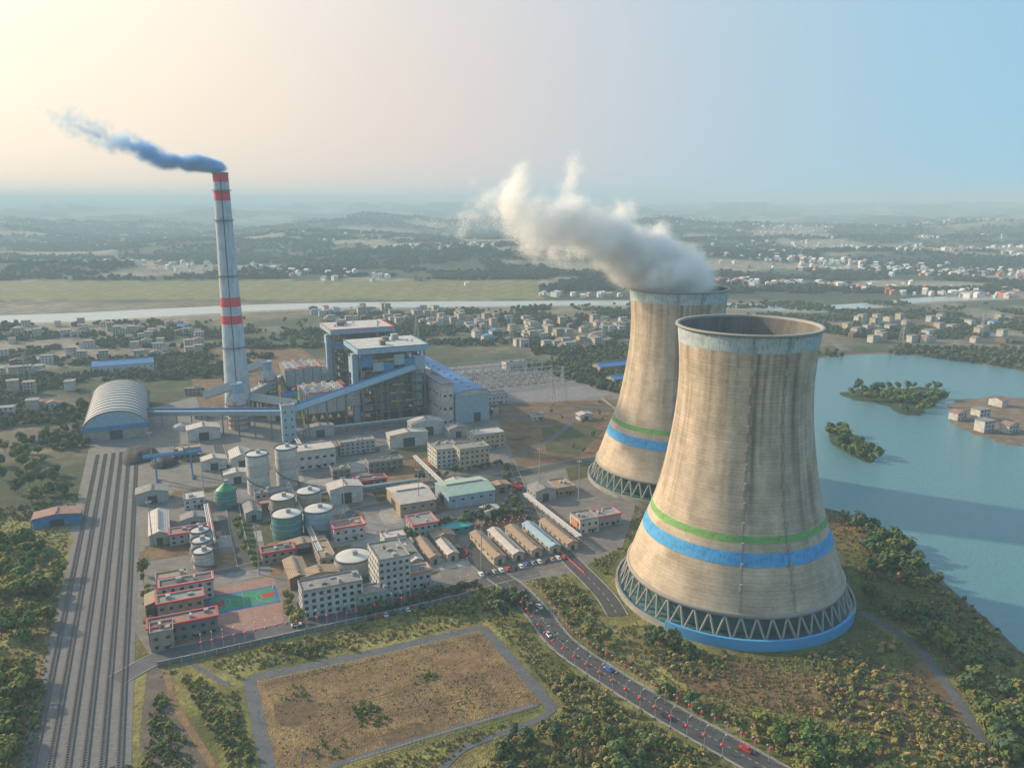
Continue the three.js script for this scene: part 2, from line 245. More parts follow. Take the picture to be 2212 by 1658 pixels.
road('footpath', spline([P(1860, 1320), P(1970, 1387), P(2040, 1470), P(2122, 1598), P(2190, 1720)], 30), 4.0, m.gravel, 0.10);
road('dirt_track', spline([P(350, 1428), P(364, 1470), P(372, 1510), P(410, 1575), P(459, 1653), P(500, 1720)], 30), 2.6, m.dirt, 0.12);
sheet('dirt_lot', fv([[318, 1440], [356, 1430], [372, 1510], [460, 1658], [520, 1760], [330, 1760], [300, 1600]]), M('dirtlot', [0.20, 0.165, 0.14], { t: 'land', s: 34, bump: 0.4 }), 0.05);
road('perimeter_road', spline([P(250, 1470), P(345, 1420), P(436, 1398), P(600, 1360), P(889, 1296), P(1015, 1266), P(1100, 1244), P(1160, 1232)], 60), 9, m.road, 0.13, true);
const mainPts = spline([P(1075, 1245), P(1110, 1270), P(1160, 1322), P(1215, 1390), P(1330, 1470), P(1460, 1550), P(1600, 1628), P(1760, 1720)], 70);
road('main_road', mainPts, 11.5, m.asphalt, 0.16, true);
const avePts = spline([P(1098, 1000), P(1112, 1035), P(1130, 1080), P(1165, 1140), P(1235, 1212), P(1310, 1290), P(1335, 1330)], 40);
road('avenue', avePts, 9, m.asphalt, 0.145, true);
road('cross_road', spline([P(930, 1062), P(1010, 1044), P(1110, 1026), P(1238, 1000), P(1330, 985)], 30), 11, m.asphalt, 0.15, true);
road('inner_road', spline([P(1075, 1245), P(1030, 1205), P(1045, 1165), P(1135, 1137)], 24), 10, m.asphalt, 0.152, true);
road('inner_road', spline([P(1040, 1180), P(960, 1195), P(905, 1205)], 16), 7, m.asphalt, 0.154);
road('inner_road', spline([P(930, 1062), P(870, 1080), P(760, 1105), P(730, 1150), P(620, 1200), P(530, 1225), P(440, 1245), P(330, 1275)], 40), 6.5, m.road, 0.135, true);
road('inner_road', spline([P(530, 1225), P(508, 1130), P(497, 1060), P(470, 960)], 24), 7, m.asphalt, 0.156, true);
road('switchyard_road', spline([P(1060, 905), P(1180, 893), P(1290, 880), P(1345, 900)], 20), 5, m.road, 0.13);
road('switchyard_road', spline([P(1100, 990), P(1180, 955), P(1250, 900), P(1290, 880)], 20), 5, m.road, 0.133);
sheet('car_park', fv([[1010, 1168], [1135, 1140], [1235, 1215], [1095, 1250], [1035, 1212]]), M('park', [0.21, 0.185, 0.17], { t: 'speck', s: 20 }), 0.11);
sheet('sports_yard', fv([[445, 1275], [590, 1245], [610, 1300], [615, 1345], [360, 1400], [352, 1345], [450, 1320]]), m.pinkroof, 0.11);
// railway bed
const railEnd = [P(70, 1657), P(284, 1657)], rdir = (a, t) => a.clone().addScaledVector(D, t);
const bed0 = P(90, 1540);
{
  const e0 = off(P(176, 1560), -16.5, -160), e1 = off(P(176, 1560), 16.5, -160);
  sheet('railway_bed', [e0, e1, off(e1, 0, 330), off(e1, -10, 430), off(e0, 10, 430), off(e0, 0, 330)], m.ballast, 0.08);
  road('dirt_track', [off(e0, -1.6, 0), off(e0, -1.6, 250)], 1.8, m.dirt, 0.10);
  for (let k = 0; k < 6; k++) {
    const t = thing('railway_track', 'railway track on grey ballast, ' + ['outermost by the green slope', 'second from the green slope', 'third from the green slope', 'third from the dirt lot', 'second from the dirt lot', 'outermost by the dirt lot'][k], 'railway track', off(P(176, 1560), -13 + k * 5.2, 90), PHI, 'railway tracks running into the plant');
    const L = 500, sl = [];
    for (const s of [-0.72, 0.72]) mesh('rail', bx(0.16, 0.3, L, s, 0.3, 0), m.rail, t);
    for (let z = -L / 2; z < L / 2; z += 1.4) sl.push(bx(2.5, 0.16, 0.3, 0, 0.12, z));
    mesh('sleepers', sl, m.concD, t).userData.kind = 'stuff';
  }
}
// ---------- cooling towers ----------
const towerProfile = [[13, 49], [16, 48.2], [22, 46.2], [28, 44.2], [34, 42.0], [41, 39.4], [48, 37.2], [54, 35.6], [62, 34.0], [70, 32.6], [78, 31.3], [85, 30.4], [94, 29.6], [104, 29.3], [114, 29.7], [121, 30.3], [127, 30.9]];
const towerCurve = new THREE.CatmullRomCurve3(towerProfile.map(([h, r]) => V(r, h, 0)));
const towerR = h => { let a = 0; while (a < towerProfile.length - 2 && towerProfile[a + 1][0] < h) a++; const [h0, r0] = towerProfile[a], [h1, r1] = towerProfile[a + 1]; return r0 + (r1 - r0) * (h - h0) / (h1 - h0); };
function shellTexture(seed) {                                          // formwork lifts, runs of weathering and patches on the concrete
  const w = 2048, h = 1024, data = new Uint8Array(w * h * 4), r = rng(seed), runs = [];
  for (let k = 0; k < 150; k++) runs.push([r(), 0.002 + 0.012 * r(), r() * 0.9, 0.2 + 0.8 * r(), 0.04 + 0.11 * r()]);
  const acc = new Float32Array(w);
  const runAt = (i, v) => { let s = 0; for (const [c, wd, v1, len, k] of runs) { const t = v1 + len - v; if (v > v1 + len || v < v1) continue; const dx = Math.abs(((i / w - c + 1.5) % 1) - 0.5) / wd; if (dx < 1) s += k * (1 - dx) * Math.min(1, t * 6) * Math.min(1, (v - v1) * 4); } return s; };
  for (let j = 0; j < h; j++) {
    const v = j / h, ring = Math.floor(v * 76), inRing = v * 76 - ring, lineD = inRing < 0.10 ? 0.09 : 0;
    for (let i = 0; i < w; i++) {
      const u = i / w, n = fbm(u * 40, v * 14, 40, 5), f = fbm(u * 260, v * 180, 260, 2), seam = Math.abs((u * 60) % 1 - 0.5) > 0.485 ? 0.03 : 0, b = PERM[(ring * 97 + Math.floor(u * 30) * 13) & 65535] * 0.05;
      const k = 0.80 + 0.26 * (n - 0.5) + 0.10 * (f - 0.5) - lineD - seam - b - runAt(i, v) * (0.5 + n), q = (j * w + i) * 4;
      data[q] = 255 * Math.min(1, k * 0.90); data[q + 1] = 255 * Math.min(1, k * 0.855); data[q + 2] = 255 * Math.min(1, k * 0.80); data[q + 3] = 255;
    }
  }
  const t = new THREE.DataTexture(data, w, h); t.wrapS = THREE.RepeatWrapping; t.magFilter = THREE.LinearFilter; t.colorSpace = THREE.SRGBColorSpace; t.needsUpdate = true; return t;
}
const shellMat = new THREE.MeshStandardMaterial({ map: shellTexture(31), roughness: 0.92, side: THREE.DoubleSide });
shellMat.color.setRGB(0.96, 0.88, 0.78);
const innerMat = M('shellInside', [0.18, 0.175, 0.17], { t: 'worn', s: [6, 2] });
function lathe(pairs, seg = 128) { return new THREE.LatheGeometry(pairs.map(([r, h]) => new THREE.Vector2(r, h)), seg); }
const bandGeo = (h0, h1, o) => { const a = []; for (let i = 0; i <= 6; i++) { const h = h0 + (h1 - h0) * i / 6; a.push([towerR(h) + o, h]); } return lathe([[towerR(h0) + o - 0.06, h0], ...a, [towerR(h1) + o - 0.06, h1]]); };
function ringArc(r0, r1, h, y, a0, a1, seg) { const s = new THREE.Shape(); s.absarc(0, 0, r1, a0, a1, false); s.absarc(0, 0, r0, a1, a0, true); return new THREE.ExtrudeGeometry(s, { depth: h, bevelEnabled: false, curveSegments: seg }).rotateX(-Math.PI / 2).translate(0, y, 0); }
function coolingTower(label, p, blueBase) {
  const t = thing('cooling_tower', label, 'cooling tower', p, 0);
  const outer = [], N = 64;
  for (let i = 0; i <= N; i++) { const h = 13 + 114 * i / N; outer.push([towerCurve.getPoint(0).x && towerR(h), h]); }
  // smooth the profile
  for (let k = 0; k < 3; k++) for (let i = 1; i < N; i++) outer[i][0] = (outer[i - 1][0] + outer[i][0] * 2 + outer[i + 1][0]) / 4;
  mesh('shell', lathe(outer, 160), shellMat, t);
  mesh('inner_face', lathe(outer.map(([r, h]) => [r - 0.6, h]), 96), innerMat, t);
  mesh('rim', lathe([[30.2, 126.4], [31.9, 126.4], [31.9, 127.4], [30.2, 127.4], [30.2, 126.4]]), m.conc, t);
  mesh('rim_band', bandGeo(119.5, 126.3, 0.10), m.bandTop, t);
  mesh('green_band', bandGeo(40.4, 43.4, 0.10), m.bandGreen, t).userData.label = 'green painted ring';
  mesh('blue_band', bandGeo(31.4, 36.8, 0.10), m.bandBlue, t).userData.label = 'blue painted ring';
  mesh('ring_beam', lathe([[48.4, 11.4], [49.9, 11.4], [49.9, 13.2], [48.4, 13.2], [48.4, 11.4]]), m.conc, t);
  const leg = bar(V(0, 0, 0), V(0, 1, 0), 0.5, 8), n = 48;
  for (let i = 0; i < n; i++) for (const s of [-1, 1]) {
    const a = i / n * 6.2832, b = a + s * 0.5 / n * 6.2832, q0 = V(Math.cos(a) * 52.4, 2.2, Math.sin(a) * 52.4), q1 = V(Math.cos(b) * 49.1, 11.8, Math.sin(b) * 49.1), d = q1.clone().sub(q0);
    const o = mesh('leg', leg, m.conc, t); o.position.copy(q0); o.scale.set(1, d.length(), 1); o.quaternion.setFromUnitVectors(V(0, 1, 0), d.normalize());
  }
  mesh('fill_pack', lathe([[45, 3], [46.5, 3], [46.5, 11.6], [45, 11.6], [45, 3]]), M('fill', [0.05, 0.16, 0.16], { t: 'corr', s: 3 }), t);
  mesh('basin_floor', new THREE.CircleGeometry(53.9, 96).rotateX(-Math.PI / 2).translate(0, 1.2, 0), waterL, t);
  const a0 = blueBase ? -2.36 : 0, a1 = blueBase ? -0.62 : 0;
  const w = mesh('basin_wall', ringArc(54.0, 55.0, 2.6, 0, blueBase ? a1 : 0, blueBase ? a0 + 6.2832 : 6.2831, 120), m.conc, t);
  if (blueBase) mesh('basin_wall', ringArc(54.0, 55.3, 4.6, 0, a0, a1, 60), m.bandBlue, t).userData.label = 'blue painted stretch of basin wall';
  for (const a of [1.78, 1.30]) {                                      // ladders up the shell with landings
    const pr = outer.map(([r, h]) => V(Math.cos(a) * (r + 0.5), h, Math.sin(a) * (r + 0.5)));
    const L = mesh('ladder', [-0.35, 0.35].map(o => new THREE.TubeGeometry(new THREE.CatmullRomCurve3(pr.map(q => q.clone().add(V(-Math.sin(a) * o, 0, Math.cos(a) * o)))), 40, 0.09, 5)), m.steel, t);
    for (let h = 22; h < 122; h += 8) { const q = bx(1.0, 3.2, 1.0).rotateY(-a).translate(Math.cos(a) * (towerR(h) + 0.6), h, Math.sin(a) * (towerR(h) + 0.6)); mesh('landing', q, m.conc, L); }
  }
  return t;
}
m.bandTop = M('bandTop', [0.44, 0.53, 0.56], { t: 'worn', s: [5, 1] }); m.bandGreen = M('bandGreen', [0.20, 0.43, 0.13], { t: 'worn', s: [9, 1] }); m.bandBlue = M('bandBlue', [0.075, 0.38, 0.74], { t: 'worn', s: [8, 1] });
const TW1 = V(105, 0, -348), TW2 = V(106, 0, -504);
coolingTower('nearer concrete cooling tower without steam, blue basin wall at its foot', TW1, true);
coolingTower('farther concrete cooling tower with white steam rising from its rim', TW2, false);
// ---------- chimney ----------
const CH = P(517, 897);
const chH = y => { const z = -CH.z, a = (H0 / 2 - y) / F; const tanb = (a * cP - sP) / (cP + a * sP); return EYE + z * tanb; };
const chR = h => 12.4 - 6.4 * Math.pow(h / 206, 0.55), topH = chH(374);
{
  const t = thing('chimney', 'tall grey chimney with red bands and blue smoke at its top', 'chimney', CH, 0);
  const red = [[374, 393], [413, 433], [641, 661], [680, 698]].map(([a, b]) => [chH(b), chH(a)]);
  const cut = [0, ...red.flat().sort((a, b) => a - b)];
  const shaft = M('shaft', [0.50, 0.58, 0.66], { t: 'worn', s: [2, 2] });
  for (let i = 0; i < cut.length - 1; i++) {
    const pr = []; for (let k = 0; k <= 12; k++) { const h = cut[i] + (cut[i + 1] - cut[i]) * k / 12; pr.push([chR(h), h]); }
    if (i % 2) mesh('red_band', lathe(pr, 48), m.red, t); else mesh('shaft', lathe(pr, 48), shaft, t);
  }
  mesh('rim', lathe([[chR(topH) - 1.2, topH - 0.5], [chR(topH) + 0.3, topH - 0.5], [chR(topH) + 0.3, topH + 0.6], [chR(topH) - 1.2, topH + 0.6], [chR(topH) - 1.2, topH - 6]], 48), m.concD, t);
  for (const h of [60, 120, 165, topH - 14]) { const p = mesh('platform', lathe([[chR(h), h], [chR(h) + 1.5, h], [chR(h) + 1.5, h + 0.25], [chR(h), h + 0.25]], 40), m.steelD, t); mesh('railing', lathe([[chR(h) + 1.45, h + 0.9], [chR(h) + 1.5, h + 1.2], [chR(h) + 1.45, h + 1.2]], 40), m.steel, p); }
  mesh('ladder', new THREE.TubeGeometry(new THREE.CatmullRomCurve3([0, 40, 80, 120, 160, 200].map(h => V(Math.sin(0.3) * (chR(h) + 0.4), h, Math.cos(0.3) * (chR(h) + 0.4)))), 30, 0.3, 5), m.steelD, t);
}
// ---------- steam and smoke ----------
function puffGeo(seed, amp) {
  const g = new THREE.IcosahedronGeometry(1, 4), p = g.attributes.position, v = V(0, 0, 0);
  for (let i = 0; i < p.count; i++) { v.fromBufferAttribute(p, i); const n = fbm(v.x * 1.3 + seed * 7 + 50, v.y * 1.3 + v.z * 1.1 + 50, 4096, 3) - 0.5, q = fbm(v.z * 3.1 + seed * 3 + 90, v.x * 2.3 + v.y * 3 + 70, 4096, 3) - 0.5; v.multiplyScalar(1 + amp * (n + 0.6 * q)); p.setXYZ(i, v.x, v.y, v.z); }
  g.computeVertexNormals(); return g;
}
// clouds of fine flakes: soft where they are few, white where they are many
const dropG = (() => {                                               // a pinch of fine flakes, thinning outwards
  const r = rng(88), pos = [], g = new THREE.BufferGeometry(), a = V(0, 0, 0), b = V(0, 0, 0), rnd = v => { const z = r() * 2 - 1, t = r() * 6.2832, s = Math.sqrt(1 - z * z); return v.set(Math.cos(t) * s, Math.sin(t) * s, z); };
  for (let i = 0; i < 260; i++) { const gs = () => (r() + r() + r() - 1.5) * 1.3, x = gs(), y = gs(), z = gs(); rnd(a).multiplyScalar(0.05); rnd(b).cross(a).normalize().multiplyScalar(0.05); for (const [p, q] of [[1, 0], [-0.5, 0.87], [-0.5, -0.87]]) pos.push(x + a.x * p + b.x * q, y + a.y * p + b.y * q, z + a.z * p + b.z * q); }
  g.setAttribute('position', new THREE.Float32BufferAttribute(pos, 3)); g.computeVertexNormals(); return g;
})();
function vapour(name, label, category, n, size, sampler, col, seed) {
  const r = rng(seed), q = V(0, 0, 0), w = new THREE.Object3D(), list = []; let tries = 0;
  while (list.length < n && tries++ < n * 60) { if (!sampler(q, r)) continue; w.position.copy(q); w.rotation.set(r() * 6.28, r() * 6.28, r() * 6.28); w.scale.setScalar(size * (0.7 + 0.7 * r())); w.updateMatrix(); list.push(w.matrix.clone()); }
  const mt = new THREE.MeshPhysicalMaterial({ color: new THREE.Color().setRGB(...col), roughness: 1, transmission: 0.55, thickness: 0, ior: 1.01, side: THREE.DoubleSide });
  const o = new THREE.InstancedMesh(dropG, mt, list.length); list.forEach((k, i) => o.setMatrixAt(i, k)); o.name = name; o.castShadow = o.receiveShadow = true; tag(o, label, category, null, 'stuff'); scene.add(o); return o;
}
const bump3 = (x, y, z) => (fbm(x + 40, y + z * 0.71 + 40, 4096, 3) + fbm(z + 80, x * 0.6 - y + 80, 4096, 3)) / 2;
{
  const B = TW2.clone().setY(125), ax = [V(0, 0, 0), V(-7, 13, 0), V(-30, 24, 2), V(-60, 34, 4), V(-92, 43, 6), V(-128, 52, 8)], rad = [30, 29, 27, 29, 32, 38], den = [1, 1, 0.85, 0.62, 0.36, 0.12];
  vapour('steam', 'white steam drifting left from the farther cooling tower', 'steam', 12500, 2.4, (q, r) => {
    const f = Math.pow(r(), 1.35) * 4.999, i = Math.floor(f), t = f - i, w = rad[i] + (rad[i + 1] - rad[i]) * t, d = den[i] + (den[i + 1] - den[i]) * t;
    if (r() < 0.16) { const [px, py, h, d0] = [[-72, 44, 36, 0.8], [-106, 48, 30, 0.4], [-40, 32, 24, 0.7], [-16, 22, 18, 0.6]][Math.floor(r() * 4)], s = Math.pow(r(), 1.4), g3 = () => r() + r() + r() - 1.5; q.set(px + g3() * 9 * (1 - 0.6 * s) + 5 * s, py + h * s + g3() * 3, g3() * 14); if (r() > d0 * (1 - 0.75 * s) || bump3(q.x / 7, q.y / 12, q.z / 9) < 0.42 + 0.1 * s) return false; q.add(B); return true; }
    const u = Math.pow(r(), 0.40) * w, c = r() * 2 - 1, a = r() * 6.2832, sn = Math.sqrt(1 - c * c);
    q.copy(ax[i]).lerp(ax[i + 1], t); const x0 = q.x; q.x += u * sn * Math.cos(a); q.y += u * c * 0.72; q.z += u * sn * Math.sin(a);
    if (q.y < -1 || (q.y < 3 && Math.hypot(q.x, q.z) > 29)) return false;
    const n = bump3(q.x / 15 + x0 * 0.01, q.y / 13, q.z / 15), edge = u / w, lim = 0.30 + 0.27 * edge * edge + (1 - d) * 0.12, streak = 0.05 * Math.sin(q.x * 0.14 + q.y * 0.05 + 2 * n);
    if (r() > sm(lim - 0.07, lim + 0.07, n + streak) * (1 - 0.6 * edge * edge * edge) || r() > d) return false;
    q.add(B); return true;
  }, [0.985, 0.975, 0.96], 401);
  const S = CH.clone().setY(topH);
  vapour('smoke', 'blue grey smoke trailing left from the tall chimney', 'smoke', 6500, 1.7, (q, r) => {
    const s = Math.pow(r(), 1.1) * 1.5, w = 5.5 + 6 * Math.min(1, s) + 3 * s * s, d = Math.exp(-Math.max(0, s - 0.35) * 2.3), u = Math.pow(r(), 0.42) * w, c = r() * 2 - 1, a = r() * 6.2832, sn = Math.sqrt(1 - c * c);
    q.set(-82 * s + u * sn * Math.cos(a), 4 + 9 * s + 13 * s * s + u * c * 0.9 + 1.5 * Math.sin(s * 9), 10 * s + u * sn * Math.sin(a));
    if (q.y < 0 && Math.hypot(q.x, q.z) > 6) return false;
    const lim = 0.34 + 0.2 * (u / w) ** 2 + 0.06 * Math.min(1, s); if (r() > sm(lim - 0.06, lim + 0.06, bump3(q.x / 8, q.y / 7, q.z / 8)) * (1 - 0.6 * (u / w) ** 3) || r() > d) return false;
    q.add(S); return true;
  }, [0.58, 0.78, 0.96], 402);
}
// ---------- buildings ----------
const winGeo = {}, wg = (w, h) => winGeo[w + '_' + h] ??= bx(w, h, 0.12);
function windows(t, w, d, h, nx, nz, floors, ww = 1.5, wh = 1.4, y0 = 1.2, fh, all = true) {
  fh ??= (h - 0.6) / floors;
  for (let f = 0; f < floors; f++) {
    for (let i = 0; i < nx; i++) { const x = (i + 0.5) / nx * w - w / 2; put(mesh('window', wg(ww, wh), m.glass, t), x, y0 + f * fh, d / 2 + 0.02); if (all) put(mesh('window', wg(ww, wh), m.glass, t), x, y0 + f * fh, -d / 2 - 0.02); }
    for (let i = 0; i < nz; i++) { const z = (i + 0.5) / nz * d - d / 2; put(mesh('window', wg(ww, wh), m.glass, t), -w / 2 - 0.02, y0 + f * fh, z, Math.PI / 2); put(mesh('window', wg(ww, wh), m.glass, t), w / 2 + 0.02, y0 + f * fh, z, Math.PI / 2); }
  }
}
function roofClutter(t, w, d, h, n, seed) { const r = rng(seed); for (let i = 0; i < n; i++) { const a = 0.8 + 2 * r(), b = 0.8 + 2.2 * r(); mesh(['vent', 'roof_hatch', 'cooling_unit'][i % 3], bx(a, 0.7 + 1.5 * r(), b, (r() - 0.5) * (w - 4), h + 0.1, (r() - 0.5) * (d - 4)), [m.steelL, m.conc, m.concD][i % 3], t); } }
// flat-roofed block with parapet, optional coloured eave, windows and door
function block(name, label, cat, p, w, d, h, o = {}) {
  const { wall = m.white, roof = m.greyroof, eave, nx = Math.max(2, Math.round(w / 4)), nz = Math.max(1, Math.round(d / 4.5)), floors = Math.max(1, Math.round(h / 3.4)), rot = PHI, group, clutter = 2, ww = 1.5, wh = 1.4 } = o;
  const t = thing(name, label, cat, p, rot, group);
  mesh('wall', bx(w, h, d), wall, t);
  mesh('roof', bx(w - 0.5, 0.12, d - 0.5, 0, h, 0), roof, t);
  mesh('parapet', [bx(w + 0.1, 0.8, 0.3, 0, h, d / 2 - 0.1), bx(w + 0.1, 0.8, 0.3, 0, h, -d / 2 + 0.1), bx(0.3, 0.8, d - 0.5, w / 2 - 0.1, h, 0), bx(0.3, 0.8, d - 0.5, -w / 2 + 0.1, h, 0)], eave ? wall : m.conc, t);
  if (eave) mesh('eave', [bx(w + 1.4, 0.7, 0.5, 0, h + 0.1, d / 2 + 0.4), bx(w + 1.4, 0.7, 0.5, 0, h + 0.1, -d / 2 - 0.4), bx(0.5, 0.7, d + 0.3, w / 2 + 0.45, h + 0.1, 0), bx(0.5, 0.7, d + 0.3, -w / 2 - 0.45, h + 0.1, 0)], eave, t);
  windows(t, w, d, h, nx, nz, floors, ww, wh, 1.0);
  const dr = mesh('door', bx(1.6, 2.3, 0.16, w * 0.18, 0, d / 2 + 0.04), m.steelD, t); mesh('canopy', bx(2.8, 0.2, 1.4, w * 0.18, 2.6, d / 2 + 0.75), m.conc, dr);
  roofClutter(t, w, d, h, clutter, Math.round(w * 31 + d * 7 + h));
  return t;
}
function shed(name, label, cat, p, w, d, h, rh, o = {}) {              // gable shed, ridge along the depth
  const { wall = m.steelL, roof = m.paleroof, rot = PHI, group, nz = Math.max(2, Math.round(d / 6)) } = o;
  const t = thing(name, label, cat, p, rot, group);
  mesh('wall', [bx(w, h, d), gableEnd(w, rh, 0.3, 0, h, d / 2 - 0.15), gableEnd(w, rh, 0.3, 0, h, -d / 2 + 0.15)], wall, t);
  mesh('roof', prism(w, rh, d, 0, h + 0.12, 0), roof, t);
  mesh('ridge_vent', bx(0.9, 0.5, d * 0.8, 0, h + rh + 0.1, 0), m.steel, t);
  for (let i = 0; i < nz; i++) for (const s of [-1, 1]) put(mesh('window', wg(1.8, 1.1), m.glass, t), s * (w / 2 + 0.02), h * 0.55, (i + 0.5) / nz * d - d / 2, Math.PI / 2);
  mesh('gate', bx(w * 0.3, h * 0.7, 0.2, 0, 0, d / 2 + 0.05), m.steelD, t);
  return t;
}
// boiler houses: open steel frames with a clad head
function boilerHouse(label, p, trim, seed) {
  const r = rng(seed), w = 54, d = 46, h = 62, t = thing('boiler_house', label, 'boiler house', p);
  const xs = [-27, -16, -5.5, 5.5, 16, 27], zs = [-23, -11.5, 0, 11.5, 23], col = bx(1.1, h, 1.1);
  for (const x of xs) for (const z of zs) if (Math.abs(x) > 20 || Math.abs(z) > 20) put(mesh('column', col, m.steel, t), x, 0, z);
  const lx = bx(w, 0.8, 0.7), lz = bx(0.7, 0.8, d), plate = bx(w - 1, 0.15, 5), plz = bx(5, 0.15, d - 1);
  for (let y = 8; y < 60; y += 7.2) {
    for (const z of [-23, 23]) { put(mesh('beam', lx, m.steel, t), 0, y, z); put(mesh('walkway', plate, m.steelD, t), 0, y + 0.9, z * 0.89); }
    for (const x of [-27, 27]) { put(mesh('beam', lz, m.steel, t), x, y, 0); put(mesh('walkway', plz, m.steelD, t), x * 0.9, y + 0.9, 0); }
    for (let k = 0; k < 5; k++) { const s = r() > 0.5 ? 1 : -1; mesh('railing', r() > 0.5 ? bx(8 + 8 * r(), 1.1, 0.12, (r() - 0.5) * 36, y + 1, s * 23.4) : bx(0.12, 1.1, 8 + 8 * r(), s * 27.4, y + 1, (r() - 0.5) * 30), k % 3 ? m.yellow : m.steelL, t); }
  }
  for (let i = 0; i < 5; i++) for (const z of [-23, 23]) if (r() > 0.35) { const y = 8 + 7.2 * Math.floor(r() * 6); mesh('brace', beam(V(xs[i], y, z), V(xs[i + 1], y + 7.2, z), 0.4, 0.4), m.steel, t); }
  mesh('furnace', bx(30, 50, 30, 0, 7, 0), M('furnace', [0.30, 0.29, 0.29], { t: 'corr', s: 7 }), t);
  for (const [x, z] of [[-15.6, 8], [-15.6, -6], [15.6, 6], [4, 15.6], [-8, 15.6]]) mesh('steam_pipe', cyl(0.8, 0.8, 44, x, 8, z, 10), m.steelL, t);
  mesh('coal_bunker', bx(9, 34, 40, 21, 10, 0), m.lblue, t);
  for (let i = 0; i < 6; i++) mesh('cladding_panel', bx(8.8, 5 + 9 * r(), 0.25, -22 + i * 9, 40 + r() * 8, 23.7), i % 2 ? m.lblue : m.blueP, t);
  for (let i = 0; i < 4; i++) mesh('cladding_panel', bx(0.25, 6 + 9 * r(), 10, -27.8, 36 + r() * 10, -16 + i * 11), i % 2 ? m.blueP : m.lblue, t);
  mesh('stair_tower', [bx(5, 58, 6, -30.6, 0, 14)], m.lblue, t);
  const rf = mesh('roof', bx(w + 6, 1.2, d + 6, 0, h, 0), m.white, t);
  mesh('fascia', [bx(w + 6.6, 4.2, 0.4, 0, h - 3, d / 2 + 3.2), bx(w + 6.6, 4.2, 0.4, 0, h - 3, -d / 2 - 3.2), bx(0.4, 4.2, d + 6, w / 2 + 3.2, h - 3, 0), bx(0.4, 4.2, d + 6, -w / 2 - 3.2, h - 3, 0)], m.lblue, rf);
  mesh('trim', [bx(w + 7, 0.7, 0.6, 0, h + 1.2, d / 2 + 3.2), bx(0.6, 0.7, d + 6, -w / 2 - 3.3, h + 1.2, 0), bx(0.6, 0.7, d + 6, w / 2 + 3.3, h + 1.2, 0)], trim, rf);
  for (let i = 0; i < 9; i++) mesh(i % 3 ? 'vent' : 'lift_house', i % 3 ? cyl(0.7, 0.7, 2.2, (r() - 0.5) * 46, h + 1.2, (r() - 0.5) * 38, 10) : bx(4 + 4 * r(), 3 + r() * 2, 4 + 3 * r(), (r() - 0.5) * 40, h + 1.2, (r() - 0.5) * 34), i % 2 ? m.steelL : m.concD, t);
  for (let k = 0; k < 14; k++) mesh('equipment_box', bx(2 + 5 * r(), 2 + 4 * r(), 2 + 4 * r(), (r() > 0.5 ? 1 : -1) * (18 + 7 * r()), 9 + 7.2 * Math.floor(r() * 6), (r() - 0.5) * 40), [m.steelL, m.lblue, m.steelD, m.beige][k % 4], t);
  return t;
}
const BB = P(838, 893), BA = off(BB, 0, 108);
boilerHouse('farther open steel boiler house with pale roof edged in red', BA, m.red, 5);
boilerHouse('nearer open steel boiler house with pale roof edged in blue', BB, m.blueP, 6);
// turbine hall with blue barrel roof
{
  const t = thing('turbine_hall', 'long turbine hall with blue curved roof beside the boiler houses', 'turbine hall', off(BB, 58, 40));
  mesh('wall', bx(30, 24, 190), m.lblue, t); mesh('roof', vault(32, 4.5, 192, 0, 24, 0), m.blue, t);
  for (const z of [95, -95]) mesh('end_wall', vault(30, 4, 0.5, 0, 24, z, 18, 4), m.white, t);
  for (let i = 0; i < 22; i++) for (const y of [6, 15]) for (const s of [-1, 1]) put(mesh('window', wg(4.5, 2.6), m.glass, t), s * 15.03, y, -90 + i * 8.5, Math.PI / 2);
  for (let i = 0; i < 12; i++) mesh('roof_fan', cyl(1.2, 1.2, 1.3, 0, 28.3, -85 + i * 15.5, 12), m.steelL, t);
  mesh('gate', bx(6, 8, 0.3, 4, 0, 95.1), m.steelD, t);
  const d2 = block('deaerator_block', 'flat roofed link block between turbine hall and boiler houses', 'industrial building', off(BB, 37, 40), 10, 186, 34, { wall: m.white, roof: m.greyroof, nx: 2, nz: 22, floors: 3, ww: 2.4, wh: 1.8, clutter: 14, eave: m.blueP });
}
